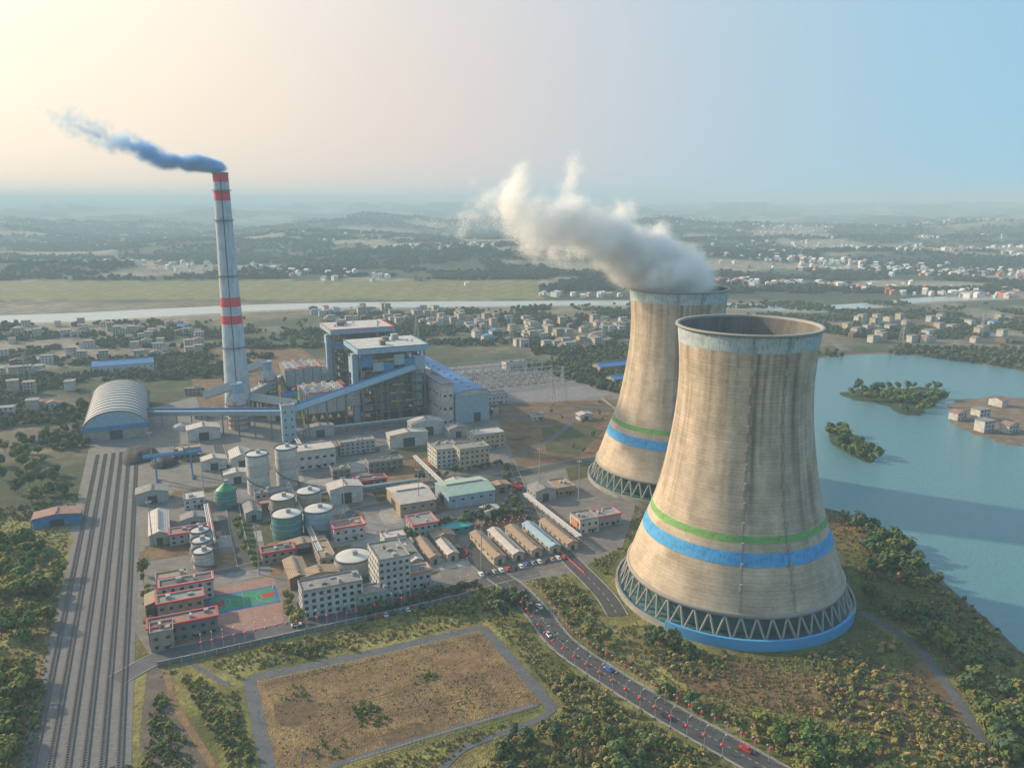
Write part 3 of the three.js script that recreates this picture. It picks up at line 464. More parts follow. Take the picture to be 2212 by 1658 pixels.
// dust collectors and ducts towards the chimney
function collector(label, p, seed) {
  const r = rng(seed), t = thing('dust_collector', label, 'dust collector', p), hop = new THREE.CylinderGeometry(4.2, 0.7, 7, 4, 1).rotateY(Math.PI / 4).translate(0, 8.5, 0), legG = bx(0.6, 12, 0.6);
  mesh('casing', bx(34, 16, 40, 0, 12, 0), m.steelL, t);
  for (let i = 0; i < 5; i++) for (let j = 0; j < 6; j++) put(mesh('hopper', hop, m.steel, t), -13.6 + i * 6.8, 0, -16.6 + j * 6.6);
  for (let i = 0; i < 6; i++) for (const s of [-1, 1]) put(mesh('leg', legG, m.steelD, t), s * 16.5, 0, -19 + i * 7.6);
  for (let i = 0; i < 4; i++) for (let j = 0; j < 5; j++) mesh('transformer_box', bx(2.4, 2.2, 2.6, -12 + i * 8, 28, -15 + j * 7.6), (i + j) % 3 ? m.white : m.lblue, t);
  for (let i = 0; i < 5; i++) mesh('railing', bx(15, 0.8, 0.5, (r() - 0.5) * 14, 28.4, -18 + i * 9), m.orange, t);
  mesh('railing', [bx(34, 0.8, 0.3, 0, 28.4, 20), bx(0.3, 0.8, 40, -17, 28.4, 0), bx(0.3, 0.8, 40, 17, 28.4, 0)], m.red, t);
  for (let j = 0; j < 5; j++) { mesh('inlet_duct', bx(11, 7, 5, 22.4, 15, -16 + j * 8), m.steelL, t); mesh('stiffener', bx(0.4, 16, 0.5, -17.2, 12, -19 + j * 9), m.steel, t); mesh('stiffener', bx(0.5, 16, 0.4, -16 + j * 8, 12, 20.2), m.steel, t); }
  mesh('stair', beam(V(-18.5, 0, 20), V(-18.5, 27, -4), 1.2, 0.3), m.yellow, t);
}
collector('farther grey dust collector on hoppers beside the boiler houses', off(BB, -56, 108), 11);
collector('nearer grey dust collector on hoppers with red railings', off(BB, -56, 0), 12);
for (const [k, dd] of [[0, 108], [1, 0]]) {
  const a = off(BB, -75, dd).setY(16), c = CH.clone().addScaledVector(U, 8).setY(16), t = thing('flue_duct', k ? 'nearer white flue duct leading from dust collector to chimney' : 'farther white flue duct leading from dust collector to chimney', 'duct', V(0, 0, 0), 0);
  mesh('duct', beam(a, c, 7, 7), m.steelL, t); const n = 7; for (let i = 1; i < n; i++) { const q = a.clone().lerp(c, i / n); mesh('support', bx(1, 13, 7.6, q.x, 0, q.z, PHI), m.steelD, t); mesh('stiffener', beam(q.clone().addScaledVector(U, -0.25), q.clone().addScaledVector(U, 0.25), 7.5, 7.5), m.steel, t); }
}
// scrubbers
function scrubber(label, p, r0, h) {
  const t = thing('scrubber_tower', label, 'scrubber', p);
  mesh('tank', cyl(r0, r0, h * 0.62, 0, 0, 0, 36), m.white, t); mesh('neck', cyl(r0, r0 * 0.62, h * 0.12, 0, h * 0.62, 0, 36), m.steelL, t); mesh('upper_tank', cyl(r0 * 0.62, r0 * 0.62, h * 0.2, 0, h * 0.74, 0, 36), m.lblue, t); mesh('outlet_duct', beam(V(0, h * 0.9, 0), V(-24, h * 0.7, -8), 6, 6), m.steelL, t);
  for (let i = 1; i < 6; i++) mesh('ring_walkway', lathe([[r0, h * 0.1 * i], [r0 + 1.3, h * 0.1 * i], [r0 + 1.3, h * 0.1 * i + 0.8], [r0 + 1.2, h * 0.1 * i + 0.8]], 36), i % 2 ? m.red : m.steel, t);
  for (const a of [0.4, 2, 3.7]) mesh('riser_pipe', cyl(0.6, 0.6, h * 0.6, Math.cos(a) * (r0 + 0.8), 0, Math.sin(a) * (r0 + 0.8), 8), m.steelL, t);
}
scrubber('white scrubber tower nearest the chimney', off(CH, -4, -40), 8, 40); scrubber('white scrubber tower behind the chimney, farther from the camera', off(CH, 30, 44), 8, 40);
// ash silos: tall white cylinders
function silo(label, p, r0, h, top, mat = m.white, group) {
  const t = thing('silo', label, 'silo', p, PHI, group);
  mesh('body', cyl(r0, r0, h, 0, 0, 0, 36), mat, t);
  if (top) mesh('roof', new THREE.ConeGeometry(r0 + 0.5, r0 * 0.85, 36).translate(0, h + r0 * 0.42, 0), top, t); else { mesh('roof', dome(r0, r0 * 0.16, 0, h, 0, 36), m.white, t); }
  mesh('railing', lathe([[r0 + 0.2, h], [r0 + 0.25, h + 1.1], [r0 + 0.2, h + 1.1]], 36), m.steel, t);
  mesh('roof_unit', bx(2.4, 2.2, 2.4, 0.8, h + (top ? r0 * 0.75 : r0 * 0.14), 0.6), m.steelL, t);
  mesh('stair', new THREE.TubeGeometry(new THREE.CatmullRomCurve3(Array.from({ length: 24 }, (_, i) => V(Math.cos(i * 0.28) * (r0 + 0.5), h * i / 23, Math.sin(i * 0.28) * (r0 + 0.5)))), 60, 0.35, 5), m.steel, t);
  for (let i = 1; i < 4; i++) mesh('hoop', lathe([[r0 + 0.02, h * i / 4 - 0.2], [r0 + 0.14, h * i / 4], [r0 + 0.02, h * i / 4 + 0.2]], 36), m.conc, t);
  return t;
}
silo('tall white ash silo, left one of the pair by the inner road', P(560, 1062), 7, 25); silo('tall white ash silo, right one of the pair by the inner road', P(622, 1046), 7, 25);
silo('green cone roofed silo standing by the long service road', P(489, 1092), 6, 10, m.greenP, m.teal);
silo('big domed water tank, left one of the front pair', P(622, 1158), 8.2, 13, null, m.teal); silo('big domed water tank, right one of the front pair', P(690, 1146), 8.2, 13, null, m.lblue);
silo('big domed water tank with beige wall, left one behind the front pair', P(612, 1112), 7.4, 11, null, m.beige); silo('big domed water tank with beige wall, right one behind the front pair', P(668, 1098), 7.4, 11, null, m.cream);
silo('big grey tank beside the white office building', P(764, 1238), 9.2, 9, null, m.steelL);
for (let k = 0; k < 3; k++) silo(['low white tank nearest the brick red sports yard', 'low white tank in the middle of a row of three', 'low white tank farthest from the sports yard in a row of three'][k], off(P(440, 1222), 0, k * 14), 5, 8);
// coal shed, gantry crane, conveyors
{
  const w = 46, d = 120, t = thing('coal_shed', 'large grey arched coal shed with blue gable beside the railway', 'coal shed', off(P(252, 948), 0, 60));
  mesh('wall', bx(w, 8, d), m.conc, t); mesh('roof', vault(w + 1, 15, d, 0, 8, 0, 28), m.steelL, t);
  for (let i = 0; i < 12; i++) mesh('roof_rib', vault(w + 2, 15.5, 0.6, 0, 8, -55 + i * 10, 28, 0.5), m.steel, t);
  for (const z of [59, -59]) { mesh('gable', vault(w - 1, 14, 0.5, 0, 8, z, 28, 14), m.lblue, t); mesh('blue_band', bx(w + 2, 3, 0.8, 0, 8, z * 1.022), m.blueP, t); }
  mesh('gate', bx(9, 7, 0.3, 0, 0, 60.2), m.steelD, t);
  const b = shed('store_building', 'low store with pinkish roof and blue front at the railway edge', 'store', P(126, 1128), 24, 12, 6, 1.6, { wall: m.blueP, roof: m.pinkroof });
}
{
  const t = thing('gantry_crane', 'blue gantry crane straddling a storage yard near the coal shed', 'gantry crane', P(378, 1035)), H = 17;
  for (const x of [-11, 11]) { for (const z of [-3.4, 3.4]) mesh('leg', beam(V(x, 0.6, z * 1.4), V(x * 0.97, H, z * 0.5), 0.9, 0.9), m.blueP, t); mesh('sill_beam', bx(1, 1, 11, x, 0.4, 0), m.blueP, t); }
  for (const z of [-1.8, 1.8]) mesh('girder', bx(36, 1.6, 0.8, 0, H, z), m.blueP, t);
  mesh('trolley', bx(3, 1.6, 4.6, 5, H + 1.6, 0), m.steelL, t); mesh('cab', bx(2, 2.2, 2, -9, H - 2.4, 2.4), m.white, t); mesh('hoist_rope', bx(0.15, 9, 0.15, 5, H - 9, 0), m.black, t);
}
function conveyor(label, a, b, wd) {
  const t = thing('conveyor_gallery', label, 'conveyor', V(0, 0, 0), 0), n = Math.max(3, Math.round(a.distanceTo(b) / 16));
  mesh('gallery', beam(a, b, wd, 3.2), m.lblue, t); mesh('roof', beam(a.clone().setY(a.y + 1.75), b.clone().setY(b.y + 1.75), wd + 0.6, 0.3), m.blue, t);
  for (let i = 0; i <= n; i++) { const q = a.clone().lerp(b, i / n); mesh('trestle', [beam(q.clone().addScaledVector(D, 2.2).setY(0), q.clone().addScaledVector(D, 1.2).setY(q.y - 1.6), 0.6, 0.6), beam(q.clone().addScaledVector(D, -2.2).setY(0), q.clone().addScaledVector(D, -1.2).setY(q.y - 1.6), 0.6, 0.6)], m.steel, t); }
}
conveyor('long blue conveyor gallery climbing from the coal shed towards the silos', off(P(252, 948), 22, 40).setY(9), off(BB, -92, -52).setY(24), 4.5);
conveyor('blue conveyor gallery climbing steeply to the nearer boiler house', off(BB, -92, -52).setY(24), off(BB, 18, -24).setY(44), 4.5);
block('transfer_tower', 'tall pale transfer tower where two conveyor galleries meet', 'transfer tower', off(BB, -92, -52), 10, 10, 30, { wall: m.lblue, nx: 2, nz: 2, floors: 5, clutter: 1 });
// ---------- offices, stores and small buildings of the plant ----------
block('office_building', 'long white office building with many windows along the perimeter road', 'office building', P(716, 1312), 27, 11, 13, { nx: 8, nz: 3, floors: 4, wall: m.white, clutter: 5, ww: 1.7, wh: 1.6 });
block('office_building', 'taller white office block behind the long white office building', 'office building', P(842, 1272), 15, 20, 20, { nx: 5, nz: 6, floors: 6, wall: m.white, clutter: 4 });
block('office_building', 'white stepped office wing between hedge and taller office block', 'office building', P(806, 1302), 15, 9, 7, { nx: 5, nz: 2, floors: 2, wall: M('palegreen', [0.52, 0.62, 0.55], { s: 12 }), clutter: 2 });
block('gate_house', 'white gate house with red sign panel facing the round lawn', 'gate house', P(905, 1262), 10, 8, 8, { nx: 3, nz: 2, floors: 2, eave: m.orange, clutter: 1 });
block('admin_block', 'cream walled block with dark windows, nearest the cross road', 'admin block', P(1018, 1006), 22, 14, 15, { wall: m.cream, nx: 6, nz: 3, floors: 4 });
block('admin_block', 'white block with flat roof left of the cream walled blocks', 'admin block', P(960, 1000), 18, 20, 13, { wall: m.white, nx: 5, nz: 5, floors: 4, clutter: 4 });
block('admin_block', 'cream roofed block behind the cream walled block by the turbine hall', 'admin block', P(1050, 962), 24, 16, 11, { wall: m.cream, roof: m.paleroof, nx: 6, nz: 3, floors: 3 });
block('control_building', 'white control building at the front of the switchyard', 'control building', P(1066, 870), 24, 12, 9, { nx: 6, nz: 2, floors: 2 });
block('control_building', 'white control building at the back edge of the switchyard', 'control building', P(1110, 795), 24, 12, 8, { nx: 6, nz: 2, floors: 2 });
shed('warehouse', 'wide warehouse with pinkish white ribbed roof near the avenue', 'warehouse', P(888, 1092), 30, 22, 8, 2.4, { rot: PHI - Math.PI / 2, roof: m.paleroof, wall: m.beige });
shed('warehouse', 'warehouse with mint coloured ribbed roof near the avenue', 'warehouse', P(1004, 1076), 26, 30, 8, 2.2, { rot: PHI - Math.PI / 2, roof: m.mint, wall: m.lblue });
shed('shed', 'small turquoise roofed shed beside the tree belt', 'shed', P(980, 1146), 11, 16, 4, 1.2, { rot: PHI - Math.PI / 2, roof: M('turq', [0.06, 0.46, 0.47], { t: 'corr', s: 6 }), wall: m.teal, nz: 3 });
shed('shed', 'small blue roofed shed at the foot of the bare hill', 'shed', P(640, 862), 16, 26, 6, 2, { rot: PHI - Math.PI / 2, roof: m.blue });
shed('shed', 'brown walled store with blue roof left of the farther cooling tower', 'shed', P(1322, 800), 18, 40, 7, 3, { rot: PHI - Math.PI / 2, roof: m.blue, wall: m.tanroof });
shed('shed', 'second brown walled store with blue roof beside the farther cooling tower', 'shed', P(1345, 826), 16, 30, 6, 2.6, { rot: PHI - Math.PI / 2, roof: m.blueP, wall: m.beige });
shed('shed', 'blue roofed workshop at the left rear of the plant', 'shed', P(268, 800), 26, 60, 9, 3.5, { rot: PHI - Math.PI / 2, roof: m.blue, wall: m.white });
block('water_treatment_hall', 'pale hall in front of the big grey tank', 'hall', P(665, 1005), 36, 18, 13, { wall: m.white, roof: m.paleroof, nx: 7, nz: 3, floors: 2, ww: 2.4, wh: 1.8 });
block('pump_house', 'grey pump house with red eaves between the two cooling towers', 'pump house', P(1308, 1128), 14, 10, 6, { eave: m.red, wall: m.steelL, roof: M('lilac', [0.40, 0.40, 0.47], { s: 9 }), floors: 1 });
{
  const p = P(1262, 1142), t = block('sign_building', 'white building with a red sign panel facing the avenue', 'building', p, 12, 12, 8, { wall: m.white, floors: 2, nx: 3, nz: 3 });
  const s = mesh('sign_panel', bx(0.3, 4.4, 7.5, -6.2, 2.6, 0), m.orange, t); for (let i = 0; i < 3; i++) mesh('sign_stroke', bx(0.12, 3.2, 0.5, -6.4, 3.2, -2.2 + i * 2.2), m.white, s);
  mesh('blue_panel', bx(0.3, 2, 2, -6.2, 1, 5.0), m.blueP, t);
}
const eaves = [
  ['long grey dormitory with red eaves, nearest the perimeter road', 398, 1372, 27, 8, 8], ['grey dormitory with red eaves, in the middle of three beside the sports yard', 392, 1324, 19, 8, 8], ['grey dormitory with red eaves, farthest back of three beside the sports yard', 405, 1292, 23, 8, 9],
  ['low grey store with red eaves near the three white tanks', 410, 1166, 20, 9, 6], ['low brick store with red eaves behind the lawn strip', 592, 1098, 19, 7, 5], ['low store with red eaves left of the long white office building', 600, 1208, 16, 8, 6],
  ['white pump hall with red eaves beside the big grey tank', 752, 1160, 17, 10, 8], ['white laboratory with red eaves beside the taller office block', 912, 1158, 14, 14, 10], ['low workshop with red eaves by the cross road', 800, 1052, 20, 8, 6],
];
eaves.forEach(([l, x, y, w, d, h], i) => block('dormitory', l, 'low building', P(x, y), w, d, h, { eave: m.red, wall: [m.concD, m.beige, m.white, m.steelL][i % 4], roof: [m.pinkroof, m.greyroof, m.darkroof][i % 3] }));
// beige stores and huts scattered through the yard
const huts = [
  ['beige two storey hut beside the railway, nearest the dirt lot', 352, 1392, 9, 9, 8, 0], ['beige hut with tan roof behind the beige two storey hut', 340, 1318, 9, 11, 6, 1], ['tan roofed store left of the brick red yard', 372, 1262, 14, 7, 5, 2], ['tan roofed store behind the sports court', 640, 1250, 9, 22, 6, 1],
  ['long tan roofed store beside the big grey tank', 700, 1210, 8, 22, 6, 2], ['white workshop beside the ash silos', 512, 1040, 16, 9, 7, 3], ['grey workshop in front of the ash silos', 590, 1078, 22, 8, 6, 4], ['dark roofed store by the gantry crane', 330, 1080, 18, 12, 7, 4],
  ['pale store beside the gantry crane', 420, 1090, 12, 14, 6, 3], ['white filter house with flat roof near the water tanks', 745, 1080, 20, 12, 10, 3], ['grey switch house in front of the nearer boiler house', 770, 975, 26, 10, 9, 4], ['white switch house in front of the turbine hall', 880, 960, 30, 10, 10, 3],
  ['dark roofed store in front of the nearer boiler house', 830, 1012, 24, 10, 7, 5], ['brown roofed shed on the bare soil by the avenue', 1080, 1060, 12, 7, 5, 2], ['cream hut on the bare soil behind the admin blocks', 1160, 905, 10, 7, 5, 3], ['pale hut at the bend of the switchyard road', 1262, 905, 12, 8, 5, 3],
  ['tan shed at the foot of the farther cooling tower', 1212, 1060, 12, 16, 5, 2], ['grey chemical store by the cross road', 1170, 1075, 14, 12, 7, 4], ['white compressor house by the tree belt', 850, 1180, 12, 10, 7, 3], ['beige bunker house beside the inner road', 870, 1212, 12, 8, 6, 0],
  ['small grey hut left of the scrubbers', 440, 900, 16, 10, 7, 4], ['white fan house between chimney and dust collector', 600, 905, 16, 10, 9, 3], ['tan store on the edge of the bare hill', 420, 850, 18, 9, 6, 2], ['pale gypsum store left of the chimney', 440, 945, 24, 14, 9, 3],
  ['brick store behind the gantry crane', 405, 985, 18, 10, 7, 1], ['grey store between silos and dust collector', 690, 940, 22, 9, 8, 4], ['dark store beside the pale hall', 735, 1028, 12, 10, 6, 5], ['white tank house near the avenue bend', 1060, 1118, 10, 8, 6, 3],
];
huts.forEach(([l, x, y, w, d, h, k], i) => { const wl = [m.beige, m.brick, m.beige, m.white, m.steelL, m.concD][k], rf = [m.greyroof, m.tanroof, m.tanroof, m.paleroof, m.greyroof, m.darkroof][k]; if (i % 2) shed('store_building', l, 'store', P(x, y), w, d, h, Math.min(w, d) * 0.16, { wall: wl, roof: rf, nz: 3 }); else block('store_building', l, 'store', P(x, y), w, d, h, { wall: wl, roof: rf, clutter: 2 }); });
// long sheds in the car park
for (let k = 0; k < 5; k++) shed('long_shed', ['first', 'second', 'third', 'fourth', 'fifth'][k] + ' long beige shed from the inner road, beside the car park', 'shed', off(P(1062, 1200), k * 10.5, 6), 6.5, 34, 4, 1.4, { roof: [m.tanroof, m.paleroof, m.tanroof, m.lblue, m.tanroof][k], wall: m.cream, nz: 6 });
// switchyard
{
  const s0 = P(1000, 846), gantries = [];
  const mk = (p, l) => { const t = thing('switchyard_gantry', l, 'gantry', p, PHI, 'switchyard gantries'); for (const x of [-9, 9]) { mesh('post', [beam(V(x, 0, -1.6), V(x, 12, 0), 0.4, 0.4), beam(V(x, 0, 1.6), V(x, 12, 0), 0.4, 0.4)], m.steelL, t); mesh('spike', bx(0.25, 4, 0.25, x, 12, 0), m.steelL, t); } mesh('cross_beam', bx(20, 0.9, 0.9, 0, 11.5, 0), m.steelL, t); for (const x of [-5, 0, 5]) mesh('insulator', cyl(0.22, 0.22, 2, x, 9.5, 0, 8), m.brick, t); return t; };
  const gl = (i, j) => `grey steel switchyard gantry, ${ORD(j + 1)} row from the front, ${ORD(i + 1)} from the turbine hall`, bl = (i, j) => `small switchyard breaker, ${ORD(j + 1)} row from the front, ${ORD(i + 1)} from the turbine hall`;
  const g0 = mk(s0, gl(0, 0));
  for (let j = 0; j < 4; j++) for (let i = 0; i < 6; i++) if (i || j) copyOf(g0, off(s0, i * 20, j * 24), undefined, gl(i, j));
  const b0 = thing('circuit_breaker', bl(0, 0), 'breaker', off(s0, 2, -7), PHI, 'switchyard breakers');
  for (const x of [-2, 0, 2]) { mesh('support', cyl(0.18, 0.18, 2.4, x, 0, 0, 8), m.steelL, b0); mesh('insulator', cyl(0.35, 0.25, 2.2, x, 2.4, 0, 8), m.brick, b0); } mesh('frame', bx(5, 0.3, 0.4, 0, 2.2, 0), m.steel, b0);
  for (let j = 0; j < 7; j++) for (let i = 0; i < 13; i++) if ((i || j) && R() > 0.15) copyOf(b0, off(s0, 2 + i * 9, -7 + j * 12.5), undefined, bl(i, j));
  const t0 = thing('power_transformer', 'grey power transformer beside the turbine hall, first from its near end', 'transformer', off(BB, 84, -40), PHI, 'power transformers along the turbine hall');
  mesh('tank', bx(5, 4.5, 8, 0, 0.5, 0), m.steelL, t0); for (const s of [-1, 1]) for (let i = 0; i < 6; i++) mesh('radiator', bx(1.2, 3.6, 0.5, s * 3.3, 1, -3.2 + i * 1.3), m.steel, t0); for (const z of [-2, 0, 2]) mesh('bushing', cyl(0.4, 0.2, 2.6, 0, 5, z, 8), m.brick, t0); mesh('conservator', cyl(0.7, 0.7, 4, 0, 0, 0, 12).rotateZ(Math.PI / 2).translate(2, 6, 3), m.steelL, t0); mesh('plinth', bx(8, 0.5, 10), m.conc, t0);
  for (let i = 1; i < 8; i++) copyOf(t0, off(BB, 84, -40 + i * 23), undefined, `grey power transformer beside the turbine hall, ${ORD(i + 1)} from its near end`);
}
// lattice pylons
function pylon(label, p, H = 34, rot = PHI) {
  const t = thing('power_pylon', label, 'pylon', p, rot, 'power pylons'), w = 3.4;
  for (const [a, b] of [[-1, -1], [1, -1], [1, 1], [-1, 1]]) mesh('leg', beam(V(a * w, 0, b * w), V(a * 0.6, H, b * 0.6), 0.35, 0.35), m.steelL, t);
  for (let i = 0; i < 6; i++) { const y0 = H * i / 6, y1 = H * (i + 1) / 6, k = y => w - (w - 0.6) * y / H; for (const s of [-1, 1]) { mesh('brace', beam(V(-k(y0), y0, s * k(y0)), V(k(y1), y1, s * k(y1)), 0.2, 0.2), m.steelL, t); mesh('brace', beam(V(s * k(y0), y0, -k(y0)), V(s * k(y1), y1, k(y1)), 0.2, 0.2), m.steelL, t); } }
  for (const y of [H * 0.7, H * 0.83, H * 0.96]) mesh('cross_arm', [beam(V(-6.5, y, 0), V(6.5, y, 0), 0.4, 0.4)], m.steelL, t);
}
[[1190, 874], [1215, 868], [1105, 742], [900, 735], [1300, 735], [60, 830], [420, 760], [760, 712], [1950, 742], [2120, 728]].forEach(([x, y], i) => pylon('grey lattice pylon carrying lines ' + ['by the bend of the switchyard road', 'beside another pylon at the switchyard road', 'behind the switchyard', 'behind the turbine hall', 'left of the farther cooling tower', 'in the fields beyond the coal shed', 'beside the bare hill', 'near the river behind the boiler houses', 'on the far shore of the lake', 'among houses beyond the lake'][i], P(x, y)));
// basketball courts
{
  const a = P(466, 1308), b = P(583, 1283), c = a.clone().add(b).multiplyScalar(0.5), t = thing('sports_court', 'green basketball court with blue border and red keys', 'sports court', c.setY(0.14), PHI);
  mesh('border', bx(31, 0.03, 18), m.courtB, t); mesh('surface', bx(28, 0.03, 15, 0, 0.02, 0), m.court, t);
  for (const s of [-1, 1]) { mesh('key', bx(5.8, 0.02, 4.9, s * 11.1, 0.045, 0), m.courtR, t); mesh('key_line', bx(0.1, 0.02, 4.9, s * 8.1, 0.047, 0), m.lineW, t); mesh('three_point_line', new THREE.RingGeometry(6.7, 6.82, 40, 1, s > 0 ? Math.PI / 2 : -Math.PI / 2, Math.PI).rotateX(-Math.PI / 2).translate(s * 12.4, 0.066, 0), m.lineW, t); }
  mesh('halfway_line', bx(0.12, 0.02, 15, 0, 0.047, 0), m.lineW, t); mesh('centre_circle', new THREE.RingGeometry(1.8, 1.92, 32).rotateX(-Math.PI / 2).translate(0, 0.066, 0), m.lineW, t);
  const hp = thing('basketball_hoop', 'basketball hoop at the end of the court nearest the dormitories', 'basketball hoop', off(c, -15.2, 0), PHI);
  mesh('post', beam(V(0, 0, 0), V(0.4, 3, 0), 0.18, 0.18), m.steel, hp); mesh('arm', beam(V(0.4, 3, 0), V(1.8, 3.3, 0), 0.14, 0.14), m.steel, hp); mesh('backboard', bx(0.06, 1.05, 1.8, 1.85, 2.9, 0), m.white, hp); mesh('hoop', new THREE.TorusGeometry(0.23, 0.02, 6, 18).rotateX(Math.PI / 2).translate(2.2, 3.05, 0), m.orange, hp);
  copyOf(hp, off(c, 15.2, 0), PHI + Math.PI, 'basketball hoop at the end of the court nearest the perimeter road bend');
}
// round lawn by the junction with red hedges
{
  const p = P(985, 1196), t = thing('round_garden', 'round lawn with red flower hedge at the inner junction', 'garden', p.setY(0.16), 0);
  mesh('lawn', cyl(7.5, 7.5, 0.25, 0, 0, 0, 40), m.green, t); mesh('kerb', lathe([[7.5, 0], [7.5, 0.3], [7.9, 0.3], [7.9, 0]], 48), m.conc, t);
  const bush = puffGeo(9, 0.8); for (let i = 0; i < 16; i++) { const a = -1.2 + i * 0.15; put(mesh('flower_hedge', bush, m.hedgeRed ??= M('hedgeRed', [0.30, 0.02, 0.03], { t: 'speck', s: 2 }), t), Math.cos(a) * 6.3, 0.5, -Math.sin(a) * 6.3).scale.set(0.8, 0.7, 0.8); }
}
// ---------- street lamps with red lanterns ----------
{
  const l0 = new THREE.Group(); l0.name = 'street_lamp';
  mesh('post', cyl(0.12, 0.08, 7.5, 0, 0, 0, 8), m.steelL, l0); mesh('arm', beam(V(0, 7.4, 0), V(1.5, 7.8, 0), 0.1, 0.1), m.steelL, l0); mesh('lamp_head', bx(0.9, 0.16, 0.3, 1.7, 7.75, 0), m.white, l0);
  const ln = mesh('lantern', new THREE.SphereGeometry(0.62, 12, 8).scale(1, 0.85, 1).translate(-0.55, 5.2, 0), m.lantern ??= M('lantern', [0.62, 0.02, 0.03], { t: null, rough: 0.5 }), l0); mesh('tassel', cyl(0.06, 0.1, 0.5, -0.55, 4.2, 0, 6), m.lantern, ln); mesh('base', cyl(0.25, 0.2, 0.5, 0, 0, 0, 8), m.steelD, l0);
  const row = (pts, n, label, turn, skip) => { const sp = spline(pts, n - 1); sp.forEach((p, i) => { const c = l0.clone(); c.name = numbered('street_lamp'); c.position.copy(p); const q = sp[Math.min(n - 1, i + 1)].clone().sub(sp[Math.max(0, i - 1)]); c.rotation.y = Math.atan2(-q.z, q.x) + turn; tag(c, `${ORD(i + 1)} red lantern street lamp ${label}`, 'street lamp', 'street lamps with red lanterns'); scene.add(c); }); };
  row([P(436, 1411), P(600, 1373), P(760, 1340), P(889, 1308), P(1015, 1277)], 29, 'along the perimeter road, from the dormitory end', Math.PI / 2);
  row([P(1158, 1288), P(1200, 1340), P(1237, 1388), P(1345, 1462), P(1466, 1540), P(1560, 1592), P(1660, 1648)], 27, 'on the tower side of the main road, from junction', -Math.PI / 2);
  row([P(1128, 1322), P(1195, 1406), P(1310, 1486), P(1453, 1576), P(1560, 1636)], 18, 'on the field side of the main road, from junction', Math.PI / 2);
  row([P(1028, 1158), P(1080, 1148), P(1135, 1139)], 8, 'along the tree belt by the car park, from the lawn', -Math.PI / 2);
  // plain posts along the field path
  const p0 = new THREE.Group(); mesh('post', cyl(0.1, 0.08, 5.5, 0, 0, 0, 8), m.blueP, p0); mesh('lamp_head', bx(0.8, 0.16, 0.3, 0.4, 5.4, 0), m.blueP, p0);
  for (const [list, label] of [[[[494, 1479], [590, 1449], [694, 1429], [793, 1408], [887, 1388], [975, 1367]], 'slim blue lamp post along the far field path'], [[[560, 1560], [655, 1660], [830, 1634], [890, 1615], [1000, 1568], [1060, 1552]], 'slim blue lamp post along the near footpath']])
    for (const [i, [x, y]] of list.entries()) { const c = p0.clone(); c.name = numbered('lamp_post'); c.position.copy(P(x, y)); c.rotation.y = PHI; tag(c, `${ORD(i + 1)} ${label}, from the railway side`, 'lamp post', 'slim blue lamp posts'); scene.add(c); }
}
// red railing along the avenue
{
  const pts = spline([P(1147, 1139), P(1185, 1170), P(1224, 1206), P(1262, 1240)], 30), t = thing('red_railing', 'long red railing along the avenue between car park and towers', 'railing', V(0, 0, 0), 0);
  mesh('top_rail', ribbonGeo(pts, 0.18, 1.0, 0.2), m.red, t); mesh('lower_rail', ribbonGeo(pts, 0.14, 0.4, 0.16), m.red, t); const pg = bx(0.14, 1.2, 0.14); pts.forEach(p => put(mesh('post', pg, m.red, t), p.x, 0, p.z));
}
// boundary wall and field fence
{
  const wall = (label, pts, n) => { const s = spline(pts, n), t = thing('boundary_wall', label, 'wall', V(0, 0, 0), 0); mesh('wall', ribbonGeo(s, 0.25, 0, 2.1), m.concD, t); mesh('coping', ribbonGeo(s, 0.42, 2.1, 0.12), m.conc, t); const pg = bx(0.5, 2.5, 0.5); s.forEach((p, i) => { if (i % 2 === 0) put(mesh('pier', pg, m.conc, t), p.x, 0, p.z, PHI); }); };
  wall('low grey boundary wall on the field side of the perimeter road', [P(340, 1440), P(436, 1419), P(600, 1382), P(889, 1317), P(1010, 1288)], 60);
  wall('low grey boundary wall along the right shore of the plant', [P(1392, 985), P(1345, 900), P(1300, 862)], 24);
  const fence = (label, pts, n) => { const s = spline(pts, n), t = thing('wooden_fence', label, 'fence', V(0, 0, 0), 0), pg = bx(0.22, 1.5, 0.22); s.forEach(p => put(mesh('post', pg, m.wood2 ??= M('wood2', [0.55, 0.48, 0.36], { t: null }), t), p.x, 0, p.z)); mesh('rail', ribbonGeo(s, 0.06, 1.1, 0.14), m.wood2, t); };
  fence('pale post and rail fence along the near edge of the dry field', [P(1150, 1530), P(1094, 1547), P(991, 1578), P(918, 1600), P(760, 1650)], 46);
  fence('pale post and rail fence along the far edge of the dry field', [P(560, 1478), P(700, 1446), P(880, 1405), P(1036, 1368)], 46);
}
